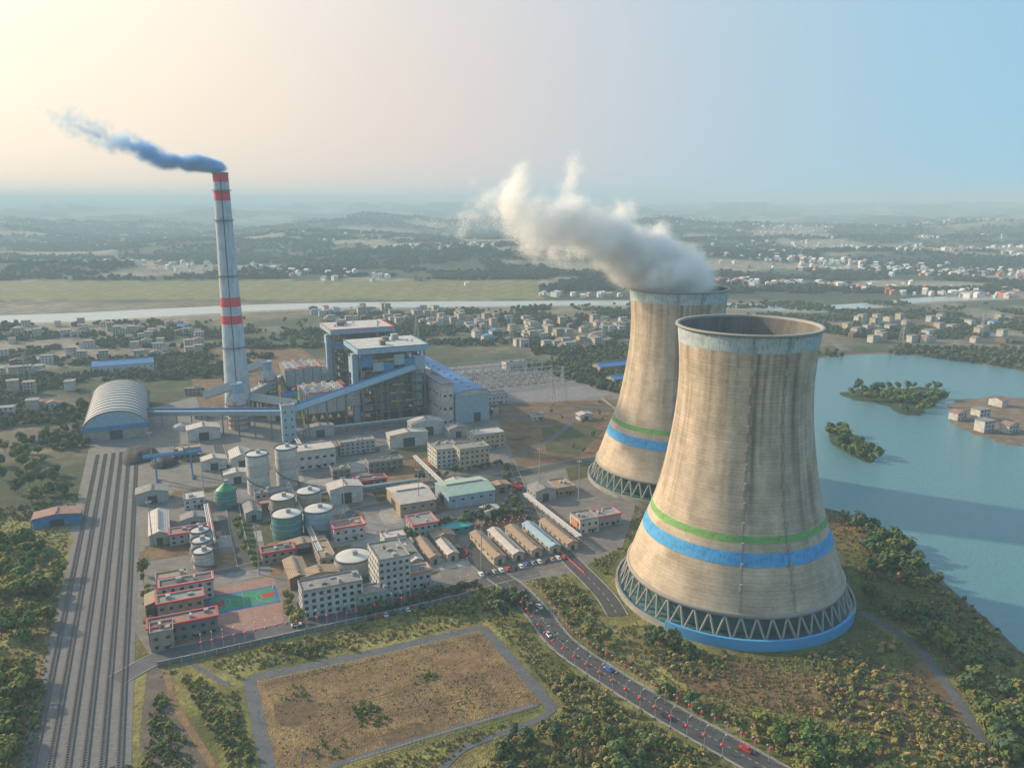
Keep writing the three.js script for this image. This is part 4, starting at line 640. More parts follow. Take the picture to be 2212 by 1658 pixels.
// ---------- trees ----------
function crownGeo(seed, h, w, nClump, leaf) {                          // leaf clumps spread through an uneven crown
  const r = rng(seed), pos = [], lobes = [];
  for (let i = 0; i < 6; i++) { const a = r() * 6.28, q = 0.45 * w * Math.sqrt(r()) * 0.7; lobes.push([Math.cos(a) * q, h * (0.42 + 0.42 * r()), Math.sin(a) * q, w * (0.20 + 0.16 * r())]); }
  for (let i = 0; i < nClump; i++) {
    const L = lobes[i % 6], u = r() * 2 - 1, a = r() * 6.2832, s = Math.sqrt(1 - u * u), k = L[3] * (0.55 + 0.5 * r());
    const c = V(L[0] + Math.cos(a) * s * k, L[1] + u * k * 0.85, L[2] + Math.sin(a) * s * k), n = V(Math.cos(a) * s, u + 0.3, Math.sin(a) * s).normalize();
    for (let q = 0; q < 2; q++) {
      const t = V(r() - 0.5, r() - 0.5, r() - 0.5).cross(n).normalize(), b = n.clone().cross(t).add(n.clone().multiplyScalar((r() - 0.5) * 1.2)).normalize(), z = leaf * (0.6 + 0.8 * r());
      const p0 = c.clone().addScaledVector(t, z), p1 = c.clone().addScaledVector(t, -z * 0.5).addScaledVector(b, z * 0.9), p2 = c.clone().addScaledVector(t, -z * 0.6).addScaledVector(b, -z * 0.8);
      pos.push(...p0.toArray(), ...p1.toArray(), ...p2.toArray());
    }
  }
  const g = new THREE.BufferGeometry(); g.setAttribute('position', new THREE.Float32BufferAttribute(pos, 3)); g.setAttribute('uv', new THREE.Float32BufferAttribute(new Float32Array(pos.length / 3 * 2), 2)); g.computeVertexNormals(); return g;
}
const leafMats = [[0.085, 0.12, 0.03], [0.135, 0.155, 0.036], [0.21, 0.195, 0.045], [0.06, 0.105, 0.048], [0.21, 0.15, 0.05], [0.10, 0.17, 0.04]].map((c, i) => { const k = new THREE.MeshPhysicalMaterial({ roughness: 0.95, side: THREE.DoubleSide, transmission: 0.3, thickness: 0 }); k.color.setRGB(...c); return k; });
const crowns = [crownGeo(1, 7, 6, 170, 0.75), crownGeo(2, 8, 5.5, 170, 0.75), crownGeo(3, 6, 6.5, 170, 0.75), crownGeo(4, 9, 6.5, 190, 0.8), crownGeo(5, 7.5, 4, 140, 0.65)];
const trunkG = mergeGeometries([cyl(0.22, 0.12, 4, 0, 0, 0, 7), bar(V(0, 2.6, 0), V(1.2, 4.4, 0.4), 0.08, 5), bar(V(0, 2.9, 0), V(-1, 4.6, -0.5), 0.08, 5), bar(V(0, 2.4, 0), V(0.1, 4.3, -1.2), 0.08, 5)].map(g => g.toNonIndexed()));
function tree(p, k, mi, s, label, group) {
  const t = new THREE.Group(); t.name = numbered('tree'); tag(t, label, 'tree', group); scene.add(t); t.position.copy(p); t.rotation.y = R() * 6.28; t.scale.set(s, s * rr(0.85, 1.15), s);
  mesh('trunk', trunkG, m.trunk, t); mesh('crown', crowns[k], leafMats[mi], t);
}
function rowTrees(pts, n, mis, s0, s1, place, group, jit = 1) { spline(pts, n - 1).forEach((p, i) => { p.x += rr(-jit, jit); p.z += rr(-jit, jit); p.y = 0; tree(p, Math.floor(R() * 5), mis[Math.floor(R() * mis.length)], rr(s0, s1), `${ORD(i + 1)} tree ${place}`, group); }); }
rowTrees([P(785, 1334), P(850, 1318), P(940, 1296), P(1030, 1272)], 24, [0, 3, 3], 0.6, 0.95, 'in the hedge row before the white offices, from the sports court side', 'trees before the offices');
rowTrees([P(790, 1330), P(850, 1312), P(900, 1300)], 9, [2, 1], 0.4, 0.6, 'of the low light green row under the white offices', 'trees before the offices');
rowTrees([P(880, 1172), P(950, 1152), P(1040, 1132), P(1120, 1112)], 22, [0, 3, 5], 0.7, 1.05, 'of the dark belt between warehouses and car park, from the laboratory', 'trees of the dark belt');
rowTrees([P(940, 1150), P(1040, 1122), P(1110, 1100)], 14, [0, 3], 0.7, 1.1, 'of the rear line of the dark belt, from the laboratory', 'trees of the dark belt');
rowTrees([P(1092, 1022), P(1100, 1060), P(1118, 1100), P(1148, 1140)], 12, [3, 0], 0.7, 1.0, 'on the plant side of the avenue, from the cross road', 'trees along the avenue');
rowTrees([P(512, 1130), P(535, 1195), P(553, 1228)], 9, [2, 1, 5], 0.55, 0.85, 'along the service road to the green cone silo, from the silo', 'trees along the service road');
rowTrees([P(900, 1040), P(1000, 1022), P(1085, 1006)], 13, [0, 1, 3], 0.6, 0.9, 'on the far side of the cross road, from the workshop', 'trees along the cross road');
rowTrees([P(620, 1300), P(628, 1335), P(640, 1352)], 6, [2, 2, 1], 0.7, 1.0, 'of the yellow green group beside the sports court', 'yellow green trees by the sports court');
rowTrees([P(310, 1240), P(322, 1330), P(336, 1400)], 9, [1, 0, 2], 0.6, 0.9, 'between railway and huts, from the far end', 'trees by the railway');
const grove = [];
function clump(poly, n, mis, s0, s1, label, group, mass) {                   // trees scattered in a quadrilateral
  const [a, b, c, d] = poly.map(([x, y]) => P(x, y));
  for (let i = 0; i < n; i++) { const u = R(), v = R(), p = a.clone().lerp(b, u).lerp(d.clone().lerp(c, u), v); if (mass) { const k = rr(s0, s1); grove.push([p.x, 0, p.z, k, k * rr(0.85, 1.15), leafMats[mis[Math.floor(R() * mis.length)]].color.toArray()]); continue; } tree(p, Math.floor(R() * 5), mis[Math.floor(R() * mis.length)], rr(s0, s1), label, group); }
}
clump([[1058, 1288], [1140, 1282], [1150, 1320], [1085, 1345]], 14, [3, 0, 0], 0.7, 1.1, 'dark green tree in the clump at the road junction', 'trees at the road junction');
clump([[1385, 1360], [1450, 1395], [1510, 1425], [1400, 1400]], 16, [0, 3, 5], 0.6, 1.05, 'dark green tree at the front foot of the nearer cooling tower', 'trees at the tower foot');
clump([[1260, 1330], [1345, 1380], [1400, 1500], [1290, 1430]], 12, [1, 5, 2], 0.4, 0.8, 'light green tree between main road and nearer cooling tower', 'trees between road and tower');
clump([[1420, 1500], [1520, 1500], [1600, 1590], [1480, 1530]], 14, [3, 5, 1], 0.5, 0.9, 'green tree on the tower side of the main road', 'trees by the main road');
clump([[1840, 1120], [1960, 1195], [2060, 1300], [1880, 1250]], 34, [0, 3, 3, 1], 0.8, 1.3, 'dark tree on the lake shore beside the nearer cooling tower', 'trees on the lake shore', true);
clump([[1860, 1290], [1990, 1330], [2212, 1470], [1990, 1400]], 34, [0, 3, 1, 1], 0.7, 1.25, 'dark tree on the slope below the lake shore', 'trees on the slope by the lake', true);
clump([[2060, 1430], [2230, 1500], [2260, 1690], [2150, 1640]], 30, [0, 3, 1], 0.7, 1.2, 'tree beside the curved footpath near the lake', 'trees by the curved footpath', true);
clump([[1080, 1600], [1200, 1560], [1300, 1690], [1060, 1700]], 30, [0, 1, 3, 4], 0.5, 1.0, 'bushy tree in front of the dry field corner', 'trees before the dry field');
clump([[1260, 1570], [1380, 1600], [1480, 1700], [1330, 1700]], 22, [0, 1, 5], 0.5, 1.0, 'bushy tree on the field side of the main road', 'trees on the field side of the road');
clump([[1640, 1570], [1800, 1600], [1960, 1690], [1740, 1700]], 36, [0, 1, 5, 4], 0.5, 1.0, 'bushy tree in front of the bare orange ground', 'trees before the bare ground', true);
clump([[0, 1180], [150, 1160], [95, 1420], [-40, 1450]], 46, [1, 2, 0, 5], 0.7, 1.3, 'tree on the green slope left of the railway', 'trees left of the railway', true);
clump([[-30, 1460], [85, 1430], [60, 1640], [-60, 1690]], 26, [0, 1, 2], 0.7, 1.2, 'tree at the lower end of the green slope by the railway', 'trees left of the railway', true);
clump([[0, 950], [150, 945], [150, 1090], [0, 1120]], 30, [1, 0, 3], 0.8, 1.3, 'tree between coal shed and green slope', 'trees left of the coal shed', true);
clump([[610, 690], [745, 690], [760, 770], [620, 745]], 26, [5, 5, 0], 1.0, 1.6, 'bright green tree on the slope behind the boiler houses', 'bright trees behind the boiler houses');
clump([[1160, 880], [1300, 870], [1330, 950], [1240, 985]], 10, [0, 1], 0.5, 0.8, 'tree on the bare soil left of the farther cooling tower', 'trees on the bare soil');
for (const [ring, n] of [[isl1, 60], [isl2, 34]]) { const c = ring.reduce((a, p) => a.add(p), V(0, 0, 0)).multiplyScalar(1 / ring.length); for (let i = 0; i < n; i++) { const p = c.clone().lerp(ring[Math.floor(R() * ring.length)], Math.sqrt(R()) * 0.92), k = rr(0.7, 1.2); grove.push([p.x, 0.3, p.z, k, k, leafMats[[0, 5, 3, 1][i % 4]].color.toArray()]); } }
// ---------- uncountable growth ----------
const inst = (name, label, cat, geo, mat, list) => {                   // list: [x, y, z, sx, sy, colour]
  const o = new THREE.InstancedMesh(geo, mat, list.length), q = new THREE.Object3D(), c = new THREE.Color();
  list.forEach(([x, y, z, sx, sy, col], i) => { q.position.set(x, y, z); q.rotation.set(0, (i * 2.399) % 6.283, 0); q.scale.set(sx, sy, sx); q.updateMatrix(); o.setMatrixAt(i, q.matrix); o.setColorAt(i, c.setRGB(...col)); });
  o.name = numbered(name); o.castShadow = o.receiveShadow = true; tag(o, label, cat, null, 'stuff'); scene.add(o); return o;
};
const treeG = mergeGeometries([crowns[3], trunkG].map(g => { const k = g.clone(); for (const n of Object.keys(k.attributes)) if (n !== 'position' && n !== 'normal' && n !== 'uv') k.deleteAttribute(n); return k; }));
const whiteLeaf = new THREE.MeshStandardMaterial({ color: 0xffffff, roughness: 1, side: THREE.DoubleSide });
const bushG = crownGeo(21, 1.0, 1.5, 34, 0.32), farG = crownGeo(22, 9, 9, 46, 2.1), tuftG = crownGeo(23, 0.5, 0.9, 9, 0.28);
const inPoly = (x, z, poly) => { let s = false; for (let i = 0, j = poly.length - 1; i < poly.length; j = i++) { const a = poly[i], b = poly[j]; if ((a.z > z) !== (b.z > z) && x < (b.x - a.x) * (z - a.z) / (b.z - a.z) + a.x) s = !s; } return s; };
const yardPoly = fv([[60, 1690], [150, 1150], [200, 930], [330, 880], [480, 840], [640, 770], [900, 800], [1100, 780], [1350, 860], [1400, 1010], [1345, 1180], [1230, 1240], [1040, 1270], [890, 1320], [350, 1445], [300, 1660]]);
const fieldPoly = [fTL, fTR, P(1105, 1436), fBR, P(1090, 1545), fBr, P(720, 1652), fBL];
const roads = [...mainPts, ...avePts], nearRoad = (x, z, r) => roads.some(p => (p.x - x) ** 2 + (p.z - z) ** 2 < r * r);
const tower = (x, z) => Math.hypot(x - TW1.x, z - TW1.z) < 60 || Math.hypot(x - TW2.x, z - TW2.z) < 60;
const paths = [[538, 1464, 1043, 1355], [1043, 1355, 1195, 1530], [538, 1464, 590, 1700], [1160, 1521, 720, 1655], [1195, 1530, 930, 1690], [1860, 1320, 1970, 1387], [1970, 1387, 2122, 1598], [364, 1470, 459, 1653], [405, 1428, 495, 1482], [350, 1440, 1020, 1280]].map(([a, b, c, d]) => [P(a, b), P(c, d)]);
const nearPath = (x, z, r) => paths.some(([a, b]) => { const dx = b.x - a.x, dz = b.z - a.z, t = Math.min(1, Math.max(0, ((x - a.x) * dx + (z - a.z) * dz) / (dx * dx + dz * dz))); return Math.hypot(a.x + dx * t - x, a.z + dz * t - z) < r; });
{
  const bushes = [], tufts = [], r = rng(77);
  const cols = [[0.11, 0.14, 0.034], [0.17, 0.18, 0.045], [0.24, 0.215, 0.06], [0.08, 0.115, 0.05], [0.22, 0.15, 0.055], [0.30, 0.24, 0.10]];
  for (let i = 0; i < 60000; i++) {
    const d = 205 + 330 * Math.pow(r(), 1.1), a = (r() - 0.5) * 1.55, x = d * Math.sin(a) * 1.05, z = -d * Math.cos(a);
    if (inPoly(x, z, yardPoly) || inPoly(x, z, lakePts) || nearRoad(x, z, 9) || tower(x, z) || nearPath(x, z, 4.5)) continue;
    const n = fbm(x / 26 + 9, z / 26 + 4, 4096, 3);
    if (inPoly(x, z, fieldPoly)) { if (r() < 0.16 + 0.5 * sm(0.5, 0.62, n)) tufts.push([x, 0.07, z, rr(0.5, 1.1), rr(0.35, 0.8), lerp3([0.34, 0.23, 0.10], [0.22, 0.19, 0.06], r())]); continue; }
    if (n > 0.535 && bushes.length < 7000) { const k = cols[Math.min(5, Math.floor(r() * (x > 20 ? 6 : 5)))], s = rr(0.8, 2.2); bushes.push([x, -0.1, z, s, s * rr(0.8, 1.3), k]); }
    else tufts.push([x, 0, z, rr(0.7, 1.8), rr(0.6, 1.4), lerp3([0.14, 0.15, 0.04], [0.29, 0.235, 0.095], r())]);
  }
  for (const [cx, cy, k] of [[790, 1535, 40], [812, 1556, 30], [700, 1620, 20], [930, 1460, 20], [640, 1500, 14]]) { const c = P(cx, cy); for (let i = 0; i < k; i++) { const s = rr(0.5, 1.2); bushes.push([c.x + (r() + r() - 1) * 7, 0, c.z + (r() + r() - 1) * 6, s, s, lerp3([0.09, 0.14, 0.035], [0.17, 0.18, 0.05], r())]); } }
  inst('scrub', 'low green and brown scrub covering the slopes around the plant', 'scrub', bushG, whiteLeaf, bushes);
  inst('grass', 'dry grass tufts on the field and the open ground', 'grass', tuftG, whiteLeaf, tufts);
  // woods of the plain and of the hills
  const wood = [], hill = [], w = rng(78);
  for (let i = 0; i < 90000; i++) {
    const d = 560 + 900 * w(), a = (w() - 0.5) * 1.7, x = d * Math.tan(a), z = -d; if (inPoly(x, z, yardPoly) || inPoly(x, z, lakePts) || tower(x, z) || d > 1185 && d > 1150 + Math.max(0, (x + 800) * 0.28)) continue;
    const n = fbm(x / 85 + 31, z / 60 + 7, 4096, 4), px = Math.abs(x / d); if (px > 0.85) continue;
    if (n > 0.525 || (n > 0.47 && w() < 0.10)) { const s = rr(0.35, 0.8); wood.push([x, -0.5, z, s, s * rr(0.8, 1.2), lerp3([0.045, 0.07, 0.03], [0.11, 0.125, 0.045], w())]); }
    if (wood.length > 15000) break;
  }
  for (let i = 0; i < 160000 && hill.length < 42000; i++) {
    const d = 1600 + 3800 * Math.pow(w(), 1.5), a = (w() - 0.5) * 1.6, x = d * Math.tan(a), z = -d; if (d < 1850 && x < 60) continue;
    const q = fbm(x / 300 + 70, z / 220 + 11, 4096, 4), n = fbm(x / 120 + 3, z / 90 + 8, 4096, 3);
    if (q < 0.57 && n > 0.38) { const s = rr(0.7, 1.4) * (d > 3200 ? 1.6 : 1); hill.push([x, hgt(x, z) - 1, z, s, s * rr(0.7, 1.1), lerp3([0.022, 0.038, 0.022], [0.055, 0.07, 0.035], w())]); }
  }
  inst('grove', 'groves of trees on the lake shore, the islands and beyond the railway', 'trees', treeG, whiteLeaf, grove);
  inst('woods', 'scattered woods on the plain between plant, river and lake', 'woods', farG, whiteLeaf, wood);
  inst('forest', 'dark forest covering the hills beyond the river', 'forest', farG, whiteLeaf, hill);
}
// ---------- village houses ----------
{
  const mkHouse = (w, d, h, wall, roof, gable) => { const t = new THREE.Group(); mesh('wall', gable ? [bx(w, h, d), gableEnd(w, 2.2, 0.2, 0, h, d / 2 - 0.1), gableEnd(w, 2.2, 0.2, 0, h, -d / 2 + 0.1)] : bx(w, h, d), wall, t); mesh('roof', gable ? prism(w, 2.2, d, 0, h + 0.1, 0) : bx(w + 0.8, 0.5, d + 0.8, 0, h, 0), roof, t); for (let f = 0; f < Math.round(h / 3.2); f++) for (let i = -1; i <= 1; i++) put(mesh('window', wg(1.6, 1.5), m.glass, t), i * w * 0.3, 1 + f * 3.1, d / 2 + 0.03); return t; };
  const kinds = [[mkHouse(12, 9, 9, m.white, m.greyroof), 'white flat roofed house'], [mkHouse(13, 8, 6.5, m.white, m.pinkroof, true), 'white house with red brown roof'], [mkHouse(10, 10, 12, m.cream, m.greyroof), 'tall cream house'], [mkHouse(14, 8, 5.5, m.brick, m.darkroof, true), 'low brick house with dark roof'], [mkHouse(16, 10, 7, m.white, m.blue, true), 'white house with blue roof']];
  const areas = [[[[660, 668], [1000, 668], [1000, 712], [690, 700]], 62, 'between boiler houses and river'], [[[1000, 690], [1350, 695], [1350, 765], [1010, 745]], 84, 'between switchyard and river'], [[[20, 700], [430, 700], [440, 770], [0, 800]], 60, 'in the fields left of the chimney'], [[[0, 800], [150, 790], [170, 900], [0, 930]], 14, 'near the coal shed'], [[[1790, 690], [2200, 690], [2200, 745], [1800, 745]], 46, 'beyond the far shore of the lake'], [[[2040, 870], [2210, 868], [2210, 950], [2080, 950]], 5, 'on the brown peninsula in the lake']];
  for (const [poly, n, where] of areas) { const [a, b, c, d] = poly.map(([x, y]) => P(x, y)); for (let i = 0; i < n; i++) { const rows = Math.max(3, Math.round(n / 9)), u = R(), v = (Math.floor(R() * rows) + 0.5 + rr(-0.12, 0.12)) / rows, p = a.clone().lerp(b, u).lerp(d.clone().lerp(c, u), v), [k, kl] = kinds[Math.floor(R() * (R() * 0.6 + 0.4) * 5)], o = k.clone(); o.name = numbered('village_house'); o.position.copy(p).setY(where.includes('peninsula') ? 0.6 : 0); o.rotation.y = PHI + rr(-0.12, 0.12) + (R() < 0.2 ? 1.57 : 0); tag(o, `${kl} ${where}`, 'house', 'village houses ' + where); scene.add(o); } }
  // towns too far away to tell the houses apart
  const hs = rng(5), far = [], hg = mergeGeometries([bx(12, 10, 9), prism(12, 2.5, 9, 0, 10, 0)].map(g => g.index ? g.toNonIndexed() : g)), fm = new THREE.MeshStandardMaterial({ color: 0xffffff, roughness: 0.9, side: THREE.DoubleSide });
  const towns = [[[2000, 588], 420, 130, 140], [[1720, 618], 300, 60, 90], [[1900, 560], 560, 110, 120], [[2050, 528], 700, 200, 130], [[1650, 510], 700, 260, 110], [[1800, 478], 1500, 500, 150], [[950, 500], 900, 280, 120], [[1050, 560], 420, 120, 60], [[900, 470], 1600, 500, 120], [[620, 600], 360, 90, 50], [[300, 585], 420, 120, 50], [[500, 530], 900, 250, 80], [[1250, 640], 160, 20, 14], [[2150, 640], 220, 40, 60], [[2120, 505], 900, 300, 260], [[1500, 490], 900, 300, 160], [[1950, 545], 600, 200, 160], [[700, 485], 1300, 400, 120], [[1750, 575], 300, 60, 80]];
  for (const [[x, y], w, d, n] of towns) { const c = P(x, y); for (let i = 0; i < n; i++) { const g1 = (hs() + hs() + hs() - 1.5) * w, g2 = (hs() + hs() + hs() - 1.5) * d, px = c.x + g1, pz = c.z + g2 + g1 * 0.25, k = hs(), s = 0.55 + 0.6 * hs(); far.push([px, hgt(px, pz) - 1, pz, s * (0.8 + 0.5 * hs()), s, k < 0.62 ? [0.66, 0.65, 0.62] : k < 0.78 ? [0.45, 0.30, 0.22] : k < 0.9 ? [0.5, 0.5, 0.52] : [0.42, 0.17, 0.10]]); } }
  inst('distant_town', 'pale houses of far towns spread over the hills beyond the river', 'distant houses', hg, fm, far);
}
// ---------- cars and a red truck ----------
{
  const mk = col => { const t = new THREE.Group(), s = new THREE.Shape(); s.moveTo(-2.1, 0.35); s.lineTo(2.1, 0.35); s.lineTo(2.15, 0.85); s.lineTo(1.2, 0.98); s.lineTo(-2.05, 1.0); s.closePath(); mesh('body', new THREE.ExtrudeGeometry(s, { depth: 1.7, bevelEnabled: true, bevelSize: 0.06, bevelThickness: 0.06, bevelSegments: 1 }).translate(0, 0, -0.85), col, t); const c = new THREE.Shape(); c.moveTo(-1.7, 0.98); c.lineTo(1.1, 0.98); c.lineTo(0.45, 1.5); c.lineTo(-1.2, 1.52); c.closePath(); mesh('cabin', new THREE.ExtrudeGeometry(c, { depth: 1.5, bevelEnabled: false }).translate(0, 0, -0.75), m.glass, t); mesh('roof', bx(1.6, 0.06, 1.46, -0.38, 1.51, 0), col, t); for (const x of [-1.3, 1.3]) for (const z of [-0.8, 0.8]) mesh('wheel', new THREE.CylinderGeometry(0.34, 0.34, 0.24, 14).rotateX(Math.PI / 2).translate(x, 0.34, z), m.black, t); return t; };
  const paint = { white: M('carWhite', [0.7, 0.7, 0.7], { t: null, rough: 0.3 }), black: M('carBlack', [0.03, 0.03, 0.035], { t: null, rough: 0.25 }), silver: M('carSilver', [0.4, 0.41, 0.42], { t: null, rough: 0.3, metal: 0.5 }), red: M('carRed', [0.45, 0.03, 0.03], { t: null, rough: 0.3 }), blue: M('carBlue', [0.05, 0.12, 0.4], { t: null, rough: 0.3 }) };
  const kinds = Object.entries(paint).map(([n, p]) => [n, mk(p)]);
  const spot = (p, rot, n, label) => { const [cn, k] = kinds[n % 5], o = k.clone(); o.name = numbered('parked_car'); o.position.copy(p).setY(0.17); o.rotation.y = rot; tag(o, `${cn} car ${label}`, 'car'); scene.add(o); };
  for (let i = 0; i < 14; i++) spot(off(P(1062, 1236), i * 3.6 - 6, -1 + (i > 6 ? 1 : 0)), PHI + Math.PI / 2, [0, 1, 2, 0, 3, 1, 0, 4, 2, 0, 1, 2, 0, 3][i], `parked before the long sheds, ${ORD(i + 1)} from the junction`);
  for (let i = 0; i < 8; i++) spot(off(P(800, 1336), i * 3.4, 0), PHI + 1.57, [1, 3, 0, 1, 2, 0, 3, 1][i], `parked under the white offices, ${ORD(i + 1)} from the court side`);
  const at = [0.2, 0.34, 0.52, 0.7, 0.86]; at.forEach((t, i) => { const k = Math.floor(t * 70), p = mainPts[k], q = mainPts[k + 1].clone().sub(p); spot(p.clone().add(V(-q.z, 0, q.x).normalize().multiplyScalar(i % 2 ? 2.6 : -2.6)), Math.atan2(-q.z, q.x) + (i % 2 ? 0 : Math.PI), i * 2, `driving on the main road, ${ORD(i + 1)} from the junction`); });
  [[640, 1352], [980, 1272], [760, 1325]].forEach(([x, y], i) => spot(P(x, y), PHI, i, 'driving on the perimeter road, ' + ['nearest the sports court', 'nearest the junction', 'before the white offices'][i]));
  const tk = thing('truck', 'red tipper truck on the avenue near the cross road', 'truck', P(1118, 1056).setY(0.16), PHI + 1.6);
  mesh('cab', new THREE.BoxGeometry(2.2, 2.6, 2.5).translate(3.6, 1.9, 0), paint.red, tk); mesh('windscreen', bx(0.1, 0.9, 2.1, 4.72, 2.0, 0), m.glass, tk); mesh('chassis', bx(9, 0.5, 2, 0, 0.7, 0), m.black, tk); mesh('tipper_body', [bx(6.2, 0.2, 2.5, -1, 1.3, 0), bx(6.2, 1.6, 0.15, -1, 1.3, 1.2), bx(6.2, 1.6, 0.15, -1, 1.3, -1.2), bx(0.15, 1.6, 2.4, -4.0, 1.3, 0), bx(0.15, 2, 2.4, 2.1, 1.3, 0)], paint.red, tk); for (const x of [-3, -1.7, 3.3]) for (const z of [-1.05, 1.05]) mesh('wheel', new THREE.CylinderGeometry(0.55, 0.55, 0.4, 14).rotateX(Math.PI / 2).translate(x, 0.55, z), m.black, tk);
}
// ---------- pipe racks, light masts, stacks and pads in the plant yard ----------
{
  const rack = (label, p, L, rot) => { const t = thing('pipe_rack', label, 'pipe rack', p, rot), n = Math.round(L / 7), tr = mergeGeometries([bx(0.3, 6, 0.3, -1.8, 0, 0), bx(0.3, 6, 0.3, 1.8, 0, 0), bx(4.2, 0.3, 0.3, 0, 5.6, 0), bx(4.2, 0.25, 0.25, 0, 4.2, 0)]); for (let i = 0; i <= n; i++) put(mesh('trestle', tr, m.steel, t), 0, 0, -L / 2 + i * L / n); [[-1.3, 6.2, 0.35], [-0.4, 6.2, 0.25], [0.5, 6.3, 0.4], [1.3, 6.2, 0.2], [-0.8, 4.7, 0.3], [0.8, 4.7, 0.3]].forEach(([x, y, r], i) => mesh('pipe', new THREE.CylinderGeometry(r, r, L, 10).rotateX(Math.PI / 2).translate(x, y, 0), [m.steelL, m.lblue, m.white, m.orange, m.steelL, m.greenP][i], t)); };
  rack('long pipe rack running from the ash silos towards the office building', P(655, 1130), 110, PHI); rack('pipe rack crossing the yard in front of the boiler houses', P(780, 930), 120, PHI + Math.PI / 2); rack('pipe rack beside the pale hall and the brown warehouse', P(790, 1070), 70, PHI + Math.PI / 2);
  rack('pipe rack between the grey dust collector and the silos', P(640, 960), 60, PHI); rack('pipe rack behind the three white tanks', P(455, 1150), 60, PHI); rack('pipe rack along the admin blocks', P(925, 1030), 60, PHI);
  rack('pipe rack from cross road to the nearer cooling tower', P(1190, 1130), 70, PHI);
  const mast = thing('light_mast', 'tall floodlight mast by the gantry crane', 'light mast', P(440, 1060), PHI); mesh('pole', cyl(0.35, 0.15, 26, 0, 0, 0, 10), m.steelL, mast); mesh('ring', new THREE.TorusGeometry(1.2, 0.12, 6, 20).rotateX(Math.PI / 2).translate(0, 25.6, 0), m.steel, mast); for (let i = 0; i < 6; i++) mesh('floodlight', bx(0.6, 0.5, 0.4, Math.cos(i * 1.047) * 1.3, 25.1, Math.sin(i * 1.047) * 1.3), m.white, mast);
  [[330, 1180, 'beside the railway yard'], [560, 1240, 'by the inner road near the sports yard'], [745, 1120, 'beside the domed tanks'], [905, 1100, 'beside the warehouses'], [1040, 1230, 'at the inner junction'], [1165, 1050, 'by the cross road'], [640, 900, 'between chimney and boiler houses'], [1250, 1080, 'at the foot of the farther cooling tower'], [330, 1010, 'before the coal shed']].forEach(([x, y, l]) => copyOf(mast, P(x, y), PHI, 'tall floodlight mast ' + l));
  const pads = [[m.conc, 'pad'], [m.soil, 'soil'], [m.asphalt, 'tar'], [m.lawn, 'lawn'], [m.yard, 'gravel'], [m.dirt, 'dirt']], r = rng(61);
  for (let i = 0; i < 60; i++) { const x = 340 + 760 * r(), y = 960 + 300 * r() - (x < 500 ? 20 : 0), p = P(x, y), a = 5 + 12 * r(), b = 4 + 10 * r(), k = Math.floor(r() * 6); if (y > 1340 - (x - 350) * 0.12) continue; sheet('yard_patch', [off(p, -a, -b), off(p, a, -b), off(p, a + r() * 4, b), off(p, -a * r(), b * 1.1), off(p, -a, b * 0.3)], pads[k][0], 0.034 + i * 0.0006); }
  const heap = (label, p, rx, rz, h, mt) => { const g = new THREE.SphereGeometry(1, 28, 12, 0, 6.2832, 0, Math.PI / 2), a = g.attributes.position; for (let i = 0; i < a.count; i++) { const x = a.getX(i), y = a.getY(i), z = a.getZ(i), k = 0.8 + 0.4 * fbm(x * 3 + p.x, z * 3 + y, 4096, 3); a.setXYZ(i, x * rx * k, Math.pow(y, 1.3) * h * k - 0.1, z * rz * k); } g.computeVertexNormals(); const o = mesh('heap', g, mt); o.position.copy(p); o.rotation.y = PHI; tag(o, label, 'heap'); };
  heap('long black coal heap before the coal shed', P(300, 985), 12, 22, 6, m.coal); heap('black coal heap beside the gantry crane', P(352, 1000), 9, 14, 5, m.coal); heap('brown soil heap on the bare soil by the avenue', P(1120, 945), 9, 7, 3, m.soil); heap('brown soil heap beside the pipe rack by the silos', P(600, 1180), 7, 5, 2.5, m.soil); heap('pale gypsum heap left of the chimney', P(400, 925), 10, 8, 5, m.paleroof);
}
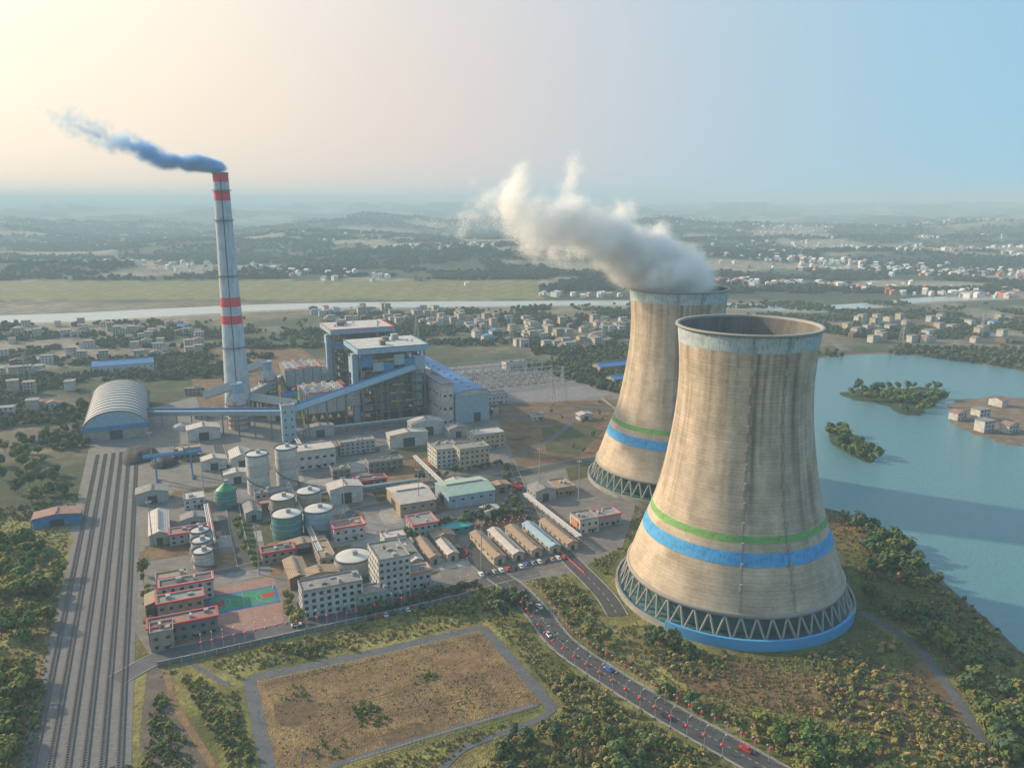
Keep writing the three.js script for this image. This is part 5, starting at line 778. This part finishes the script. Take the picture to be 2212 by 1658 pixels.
// ---------- tracks across the field, lane dashes, further stores ----------
{
  const tr = M('wheeltrack', [0.21, 0.135, 0.065], { t: 'land', s: 14, bump: 0.2 });
  for (const [pts, w] of [[[[600, 1500], [720, 1520], [860, 1490], [1000, 1420]], 0.5], [[[604, 1506], [722, 1527], [864, 1496], [1006, 1425]], 0.5], [[[650, 1640], [760, 1560], [930, 1520], [1120, 1490]], 0.6], [[[656, 1646], [768, 1567], [936, 1527], [1126, 1496]], 0.6]]) road('wheel_track', spline(pts.map(([x, y]) => P(x, y)), 40), w, tr, 0.085);
  for (const [pts, k] of [[[[590, 1520], [650, 1505], [690, 1530], [640, 1570], [600, 1560]], 0], [[[930, 1420], [1010, 1400], [1050, 1430], [980, 1470]], 1], [[[820, 1590], [900, 1560], [940, 1575], [850, 1615]], 0]]) sheet('bare_patch', spline([...fv(pts), P(...pts[0])], 30).slice(0, -1), [tr, m.dirt][k], 0.078);
  const dash = (pts, step, y) => { const out = []; for (let i = 0; i + 1 < pts.length; i++) { const a = pts[i], b = pts[i + 1], n = Math.max(1, Math.round(a.distanceTo(b) / step)); for (let k = 0; k < n; k++) { const c = a.clone().lerp(b, k / n), d = a.clone().lerp(b, (k + 0.45) / n); out.push(ribbonGeo([c, d], 0.22, y)); } } return out; };
  for (const [name, pts, y] of [['main_road', mainPts, 0.17], ['avenue', avePts, 0.156]]) mesh('lane_dashes', dash(pts, 6, y), m.lineW, scene.getObjectByName(name)).userData.kind = 'stuff';
  for (const [w, sd] of [[0.18, 5.3], [0.18, -5.3]]) mesh('edge_line', ribbonGeo(mainPts, w, 0.171, 0, sd), m.lineW, scene.getObjectByName('main_road'));
  [['pale gabled store between gantry crane and silos, nearest the crane', 462, 1010, 16, 10, 7, 0], ['white gabled store behind the green cone silo', 520, 1000, 14, 20, 7, 1], ['grey gabled store left of the green cone silo', 420, 1132, 14, 9, 5, 2], ['long pale gabled store along the railway', 345, 1150, 10, 36, 6, 3], ['brown gabled workshop before the dust collectors', 700, 985, 18, 12, 8, 4], ['white gabled hall before the turbine hall', 920, 935, 26, 14, 10, 1], ['grey gabled store between turbine hall and admin blocks', 985, 940, 16, 12, 7, 2], ['tan gabled store beside the laboratory', 955, 1170, 12, 9, 5, 4], ['tan gabled store behind the long white office building', 690, 1258, 18, 8, 6, 4], ['long tan shed in front of the domed tanks', 655, 1190, 24, 8, 5, 4], ['grey shed beside the lawn strip and silos', 545, 1112, 9, 18, 5, 2], ['pale shed by the cross road bend', 985, 1055, 14, 8, 5, 0]].forEach(([l, x, y, w, d, h, k]) => shed('gabled_store', l, 'store', P(x, y), w, d, h, Math.min(w, d) * 0.2, { wall: [m.white, m.white, m.steelL, m.cream, m.beige][k], roof: [m.paleroof, m.paleroof, m.greyroof, m.paleroof, m.tanroof][k], nz: 3 }));
  for (let k = 0; k < 3; k++) shed('long_shed', `${ORD(k + 1)} long pale shed from the laboratory, behind the round lawn`, 'shed', off(P(850, 1218), k * 9.5 + 10, 4), 6, 26, 4, 1.4, { roof: k % 2 ? m.tanroof : m.paleroof, wall: m.cream, nz: 5 });
}
const renderer = new THREE.WebGLRenderer({ antialias: true });
renderer.toneMapping = THREE.LinearToneMapping; renderer.toneMappingExposure = EXPOSURE;
renderer.shadowMap.enabled = true; renderer.shadowMap.type = THREE.PCFSoftShadowMap;
renderer.render(scene, camera);
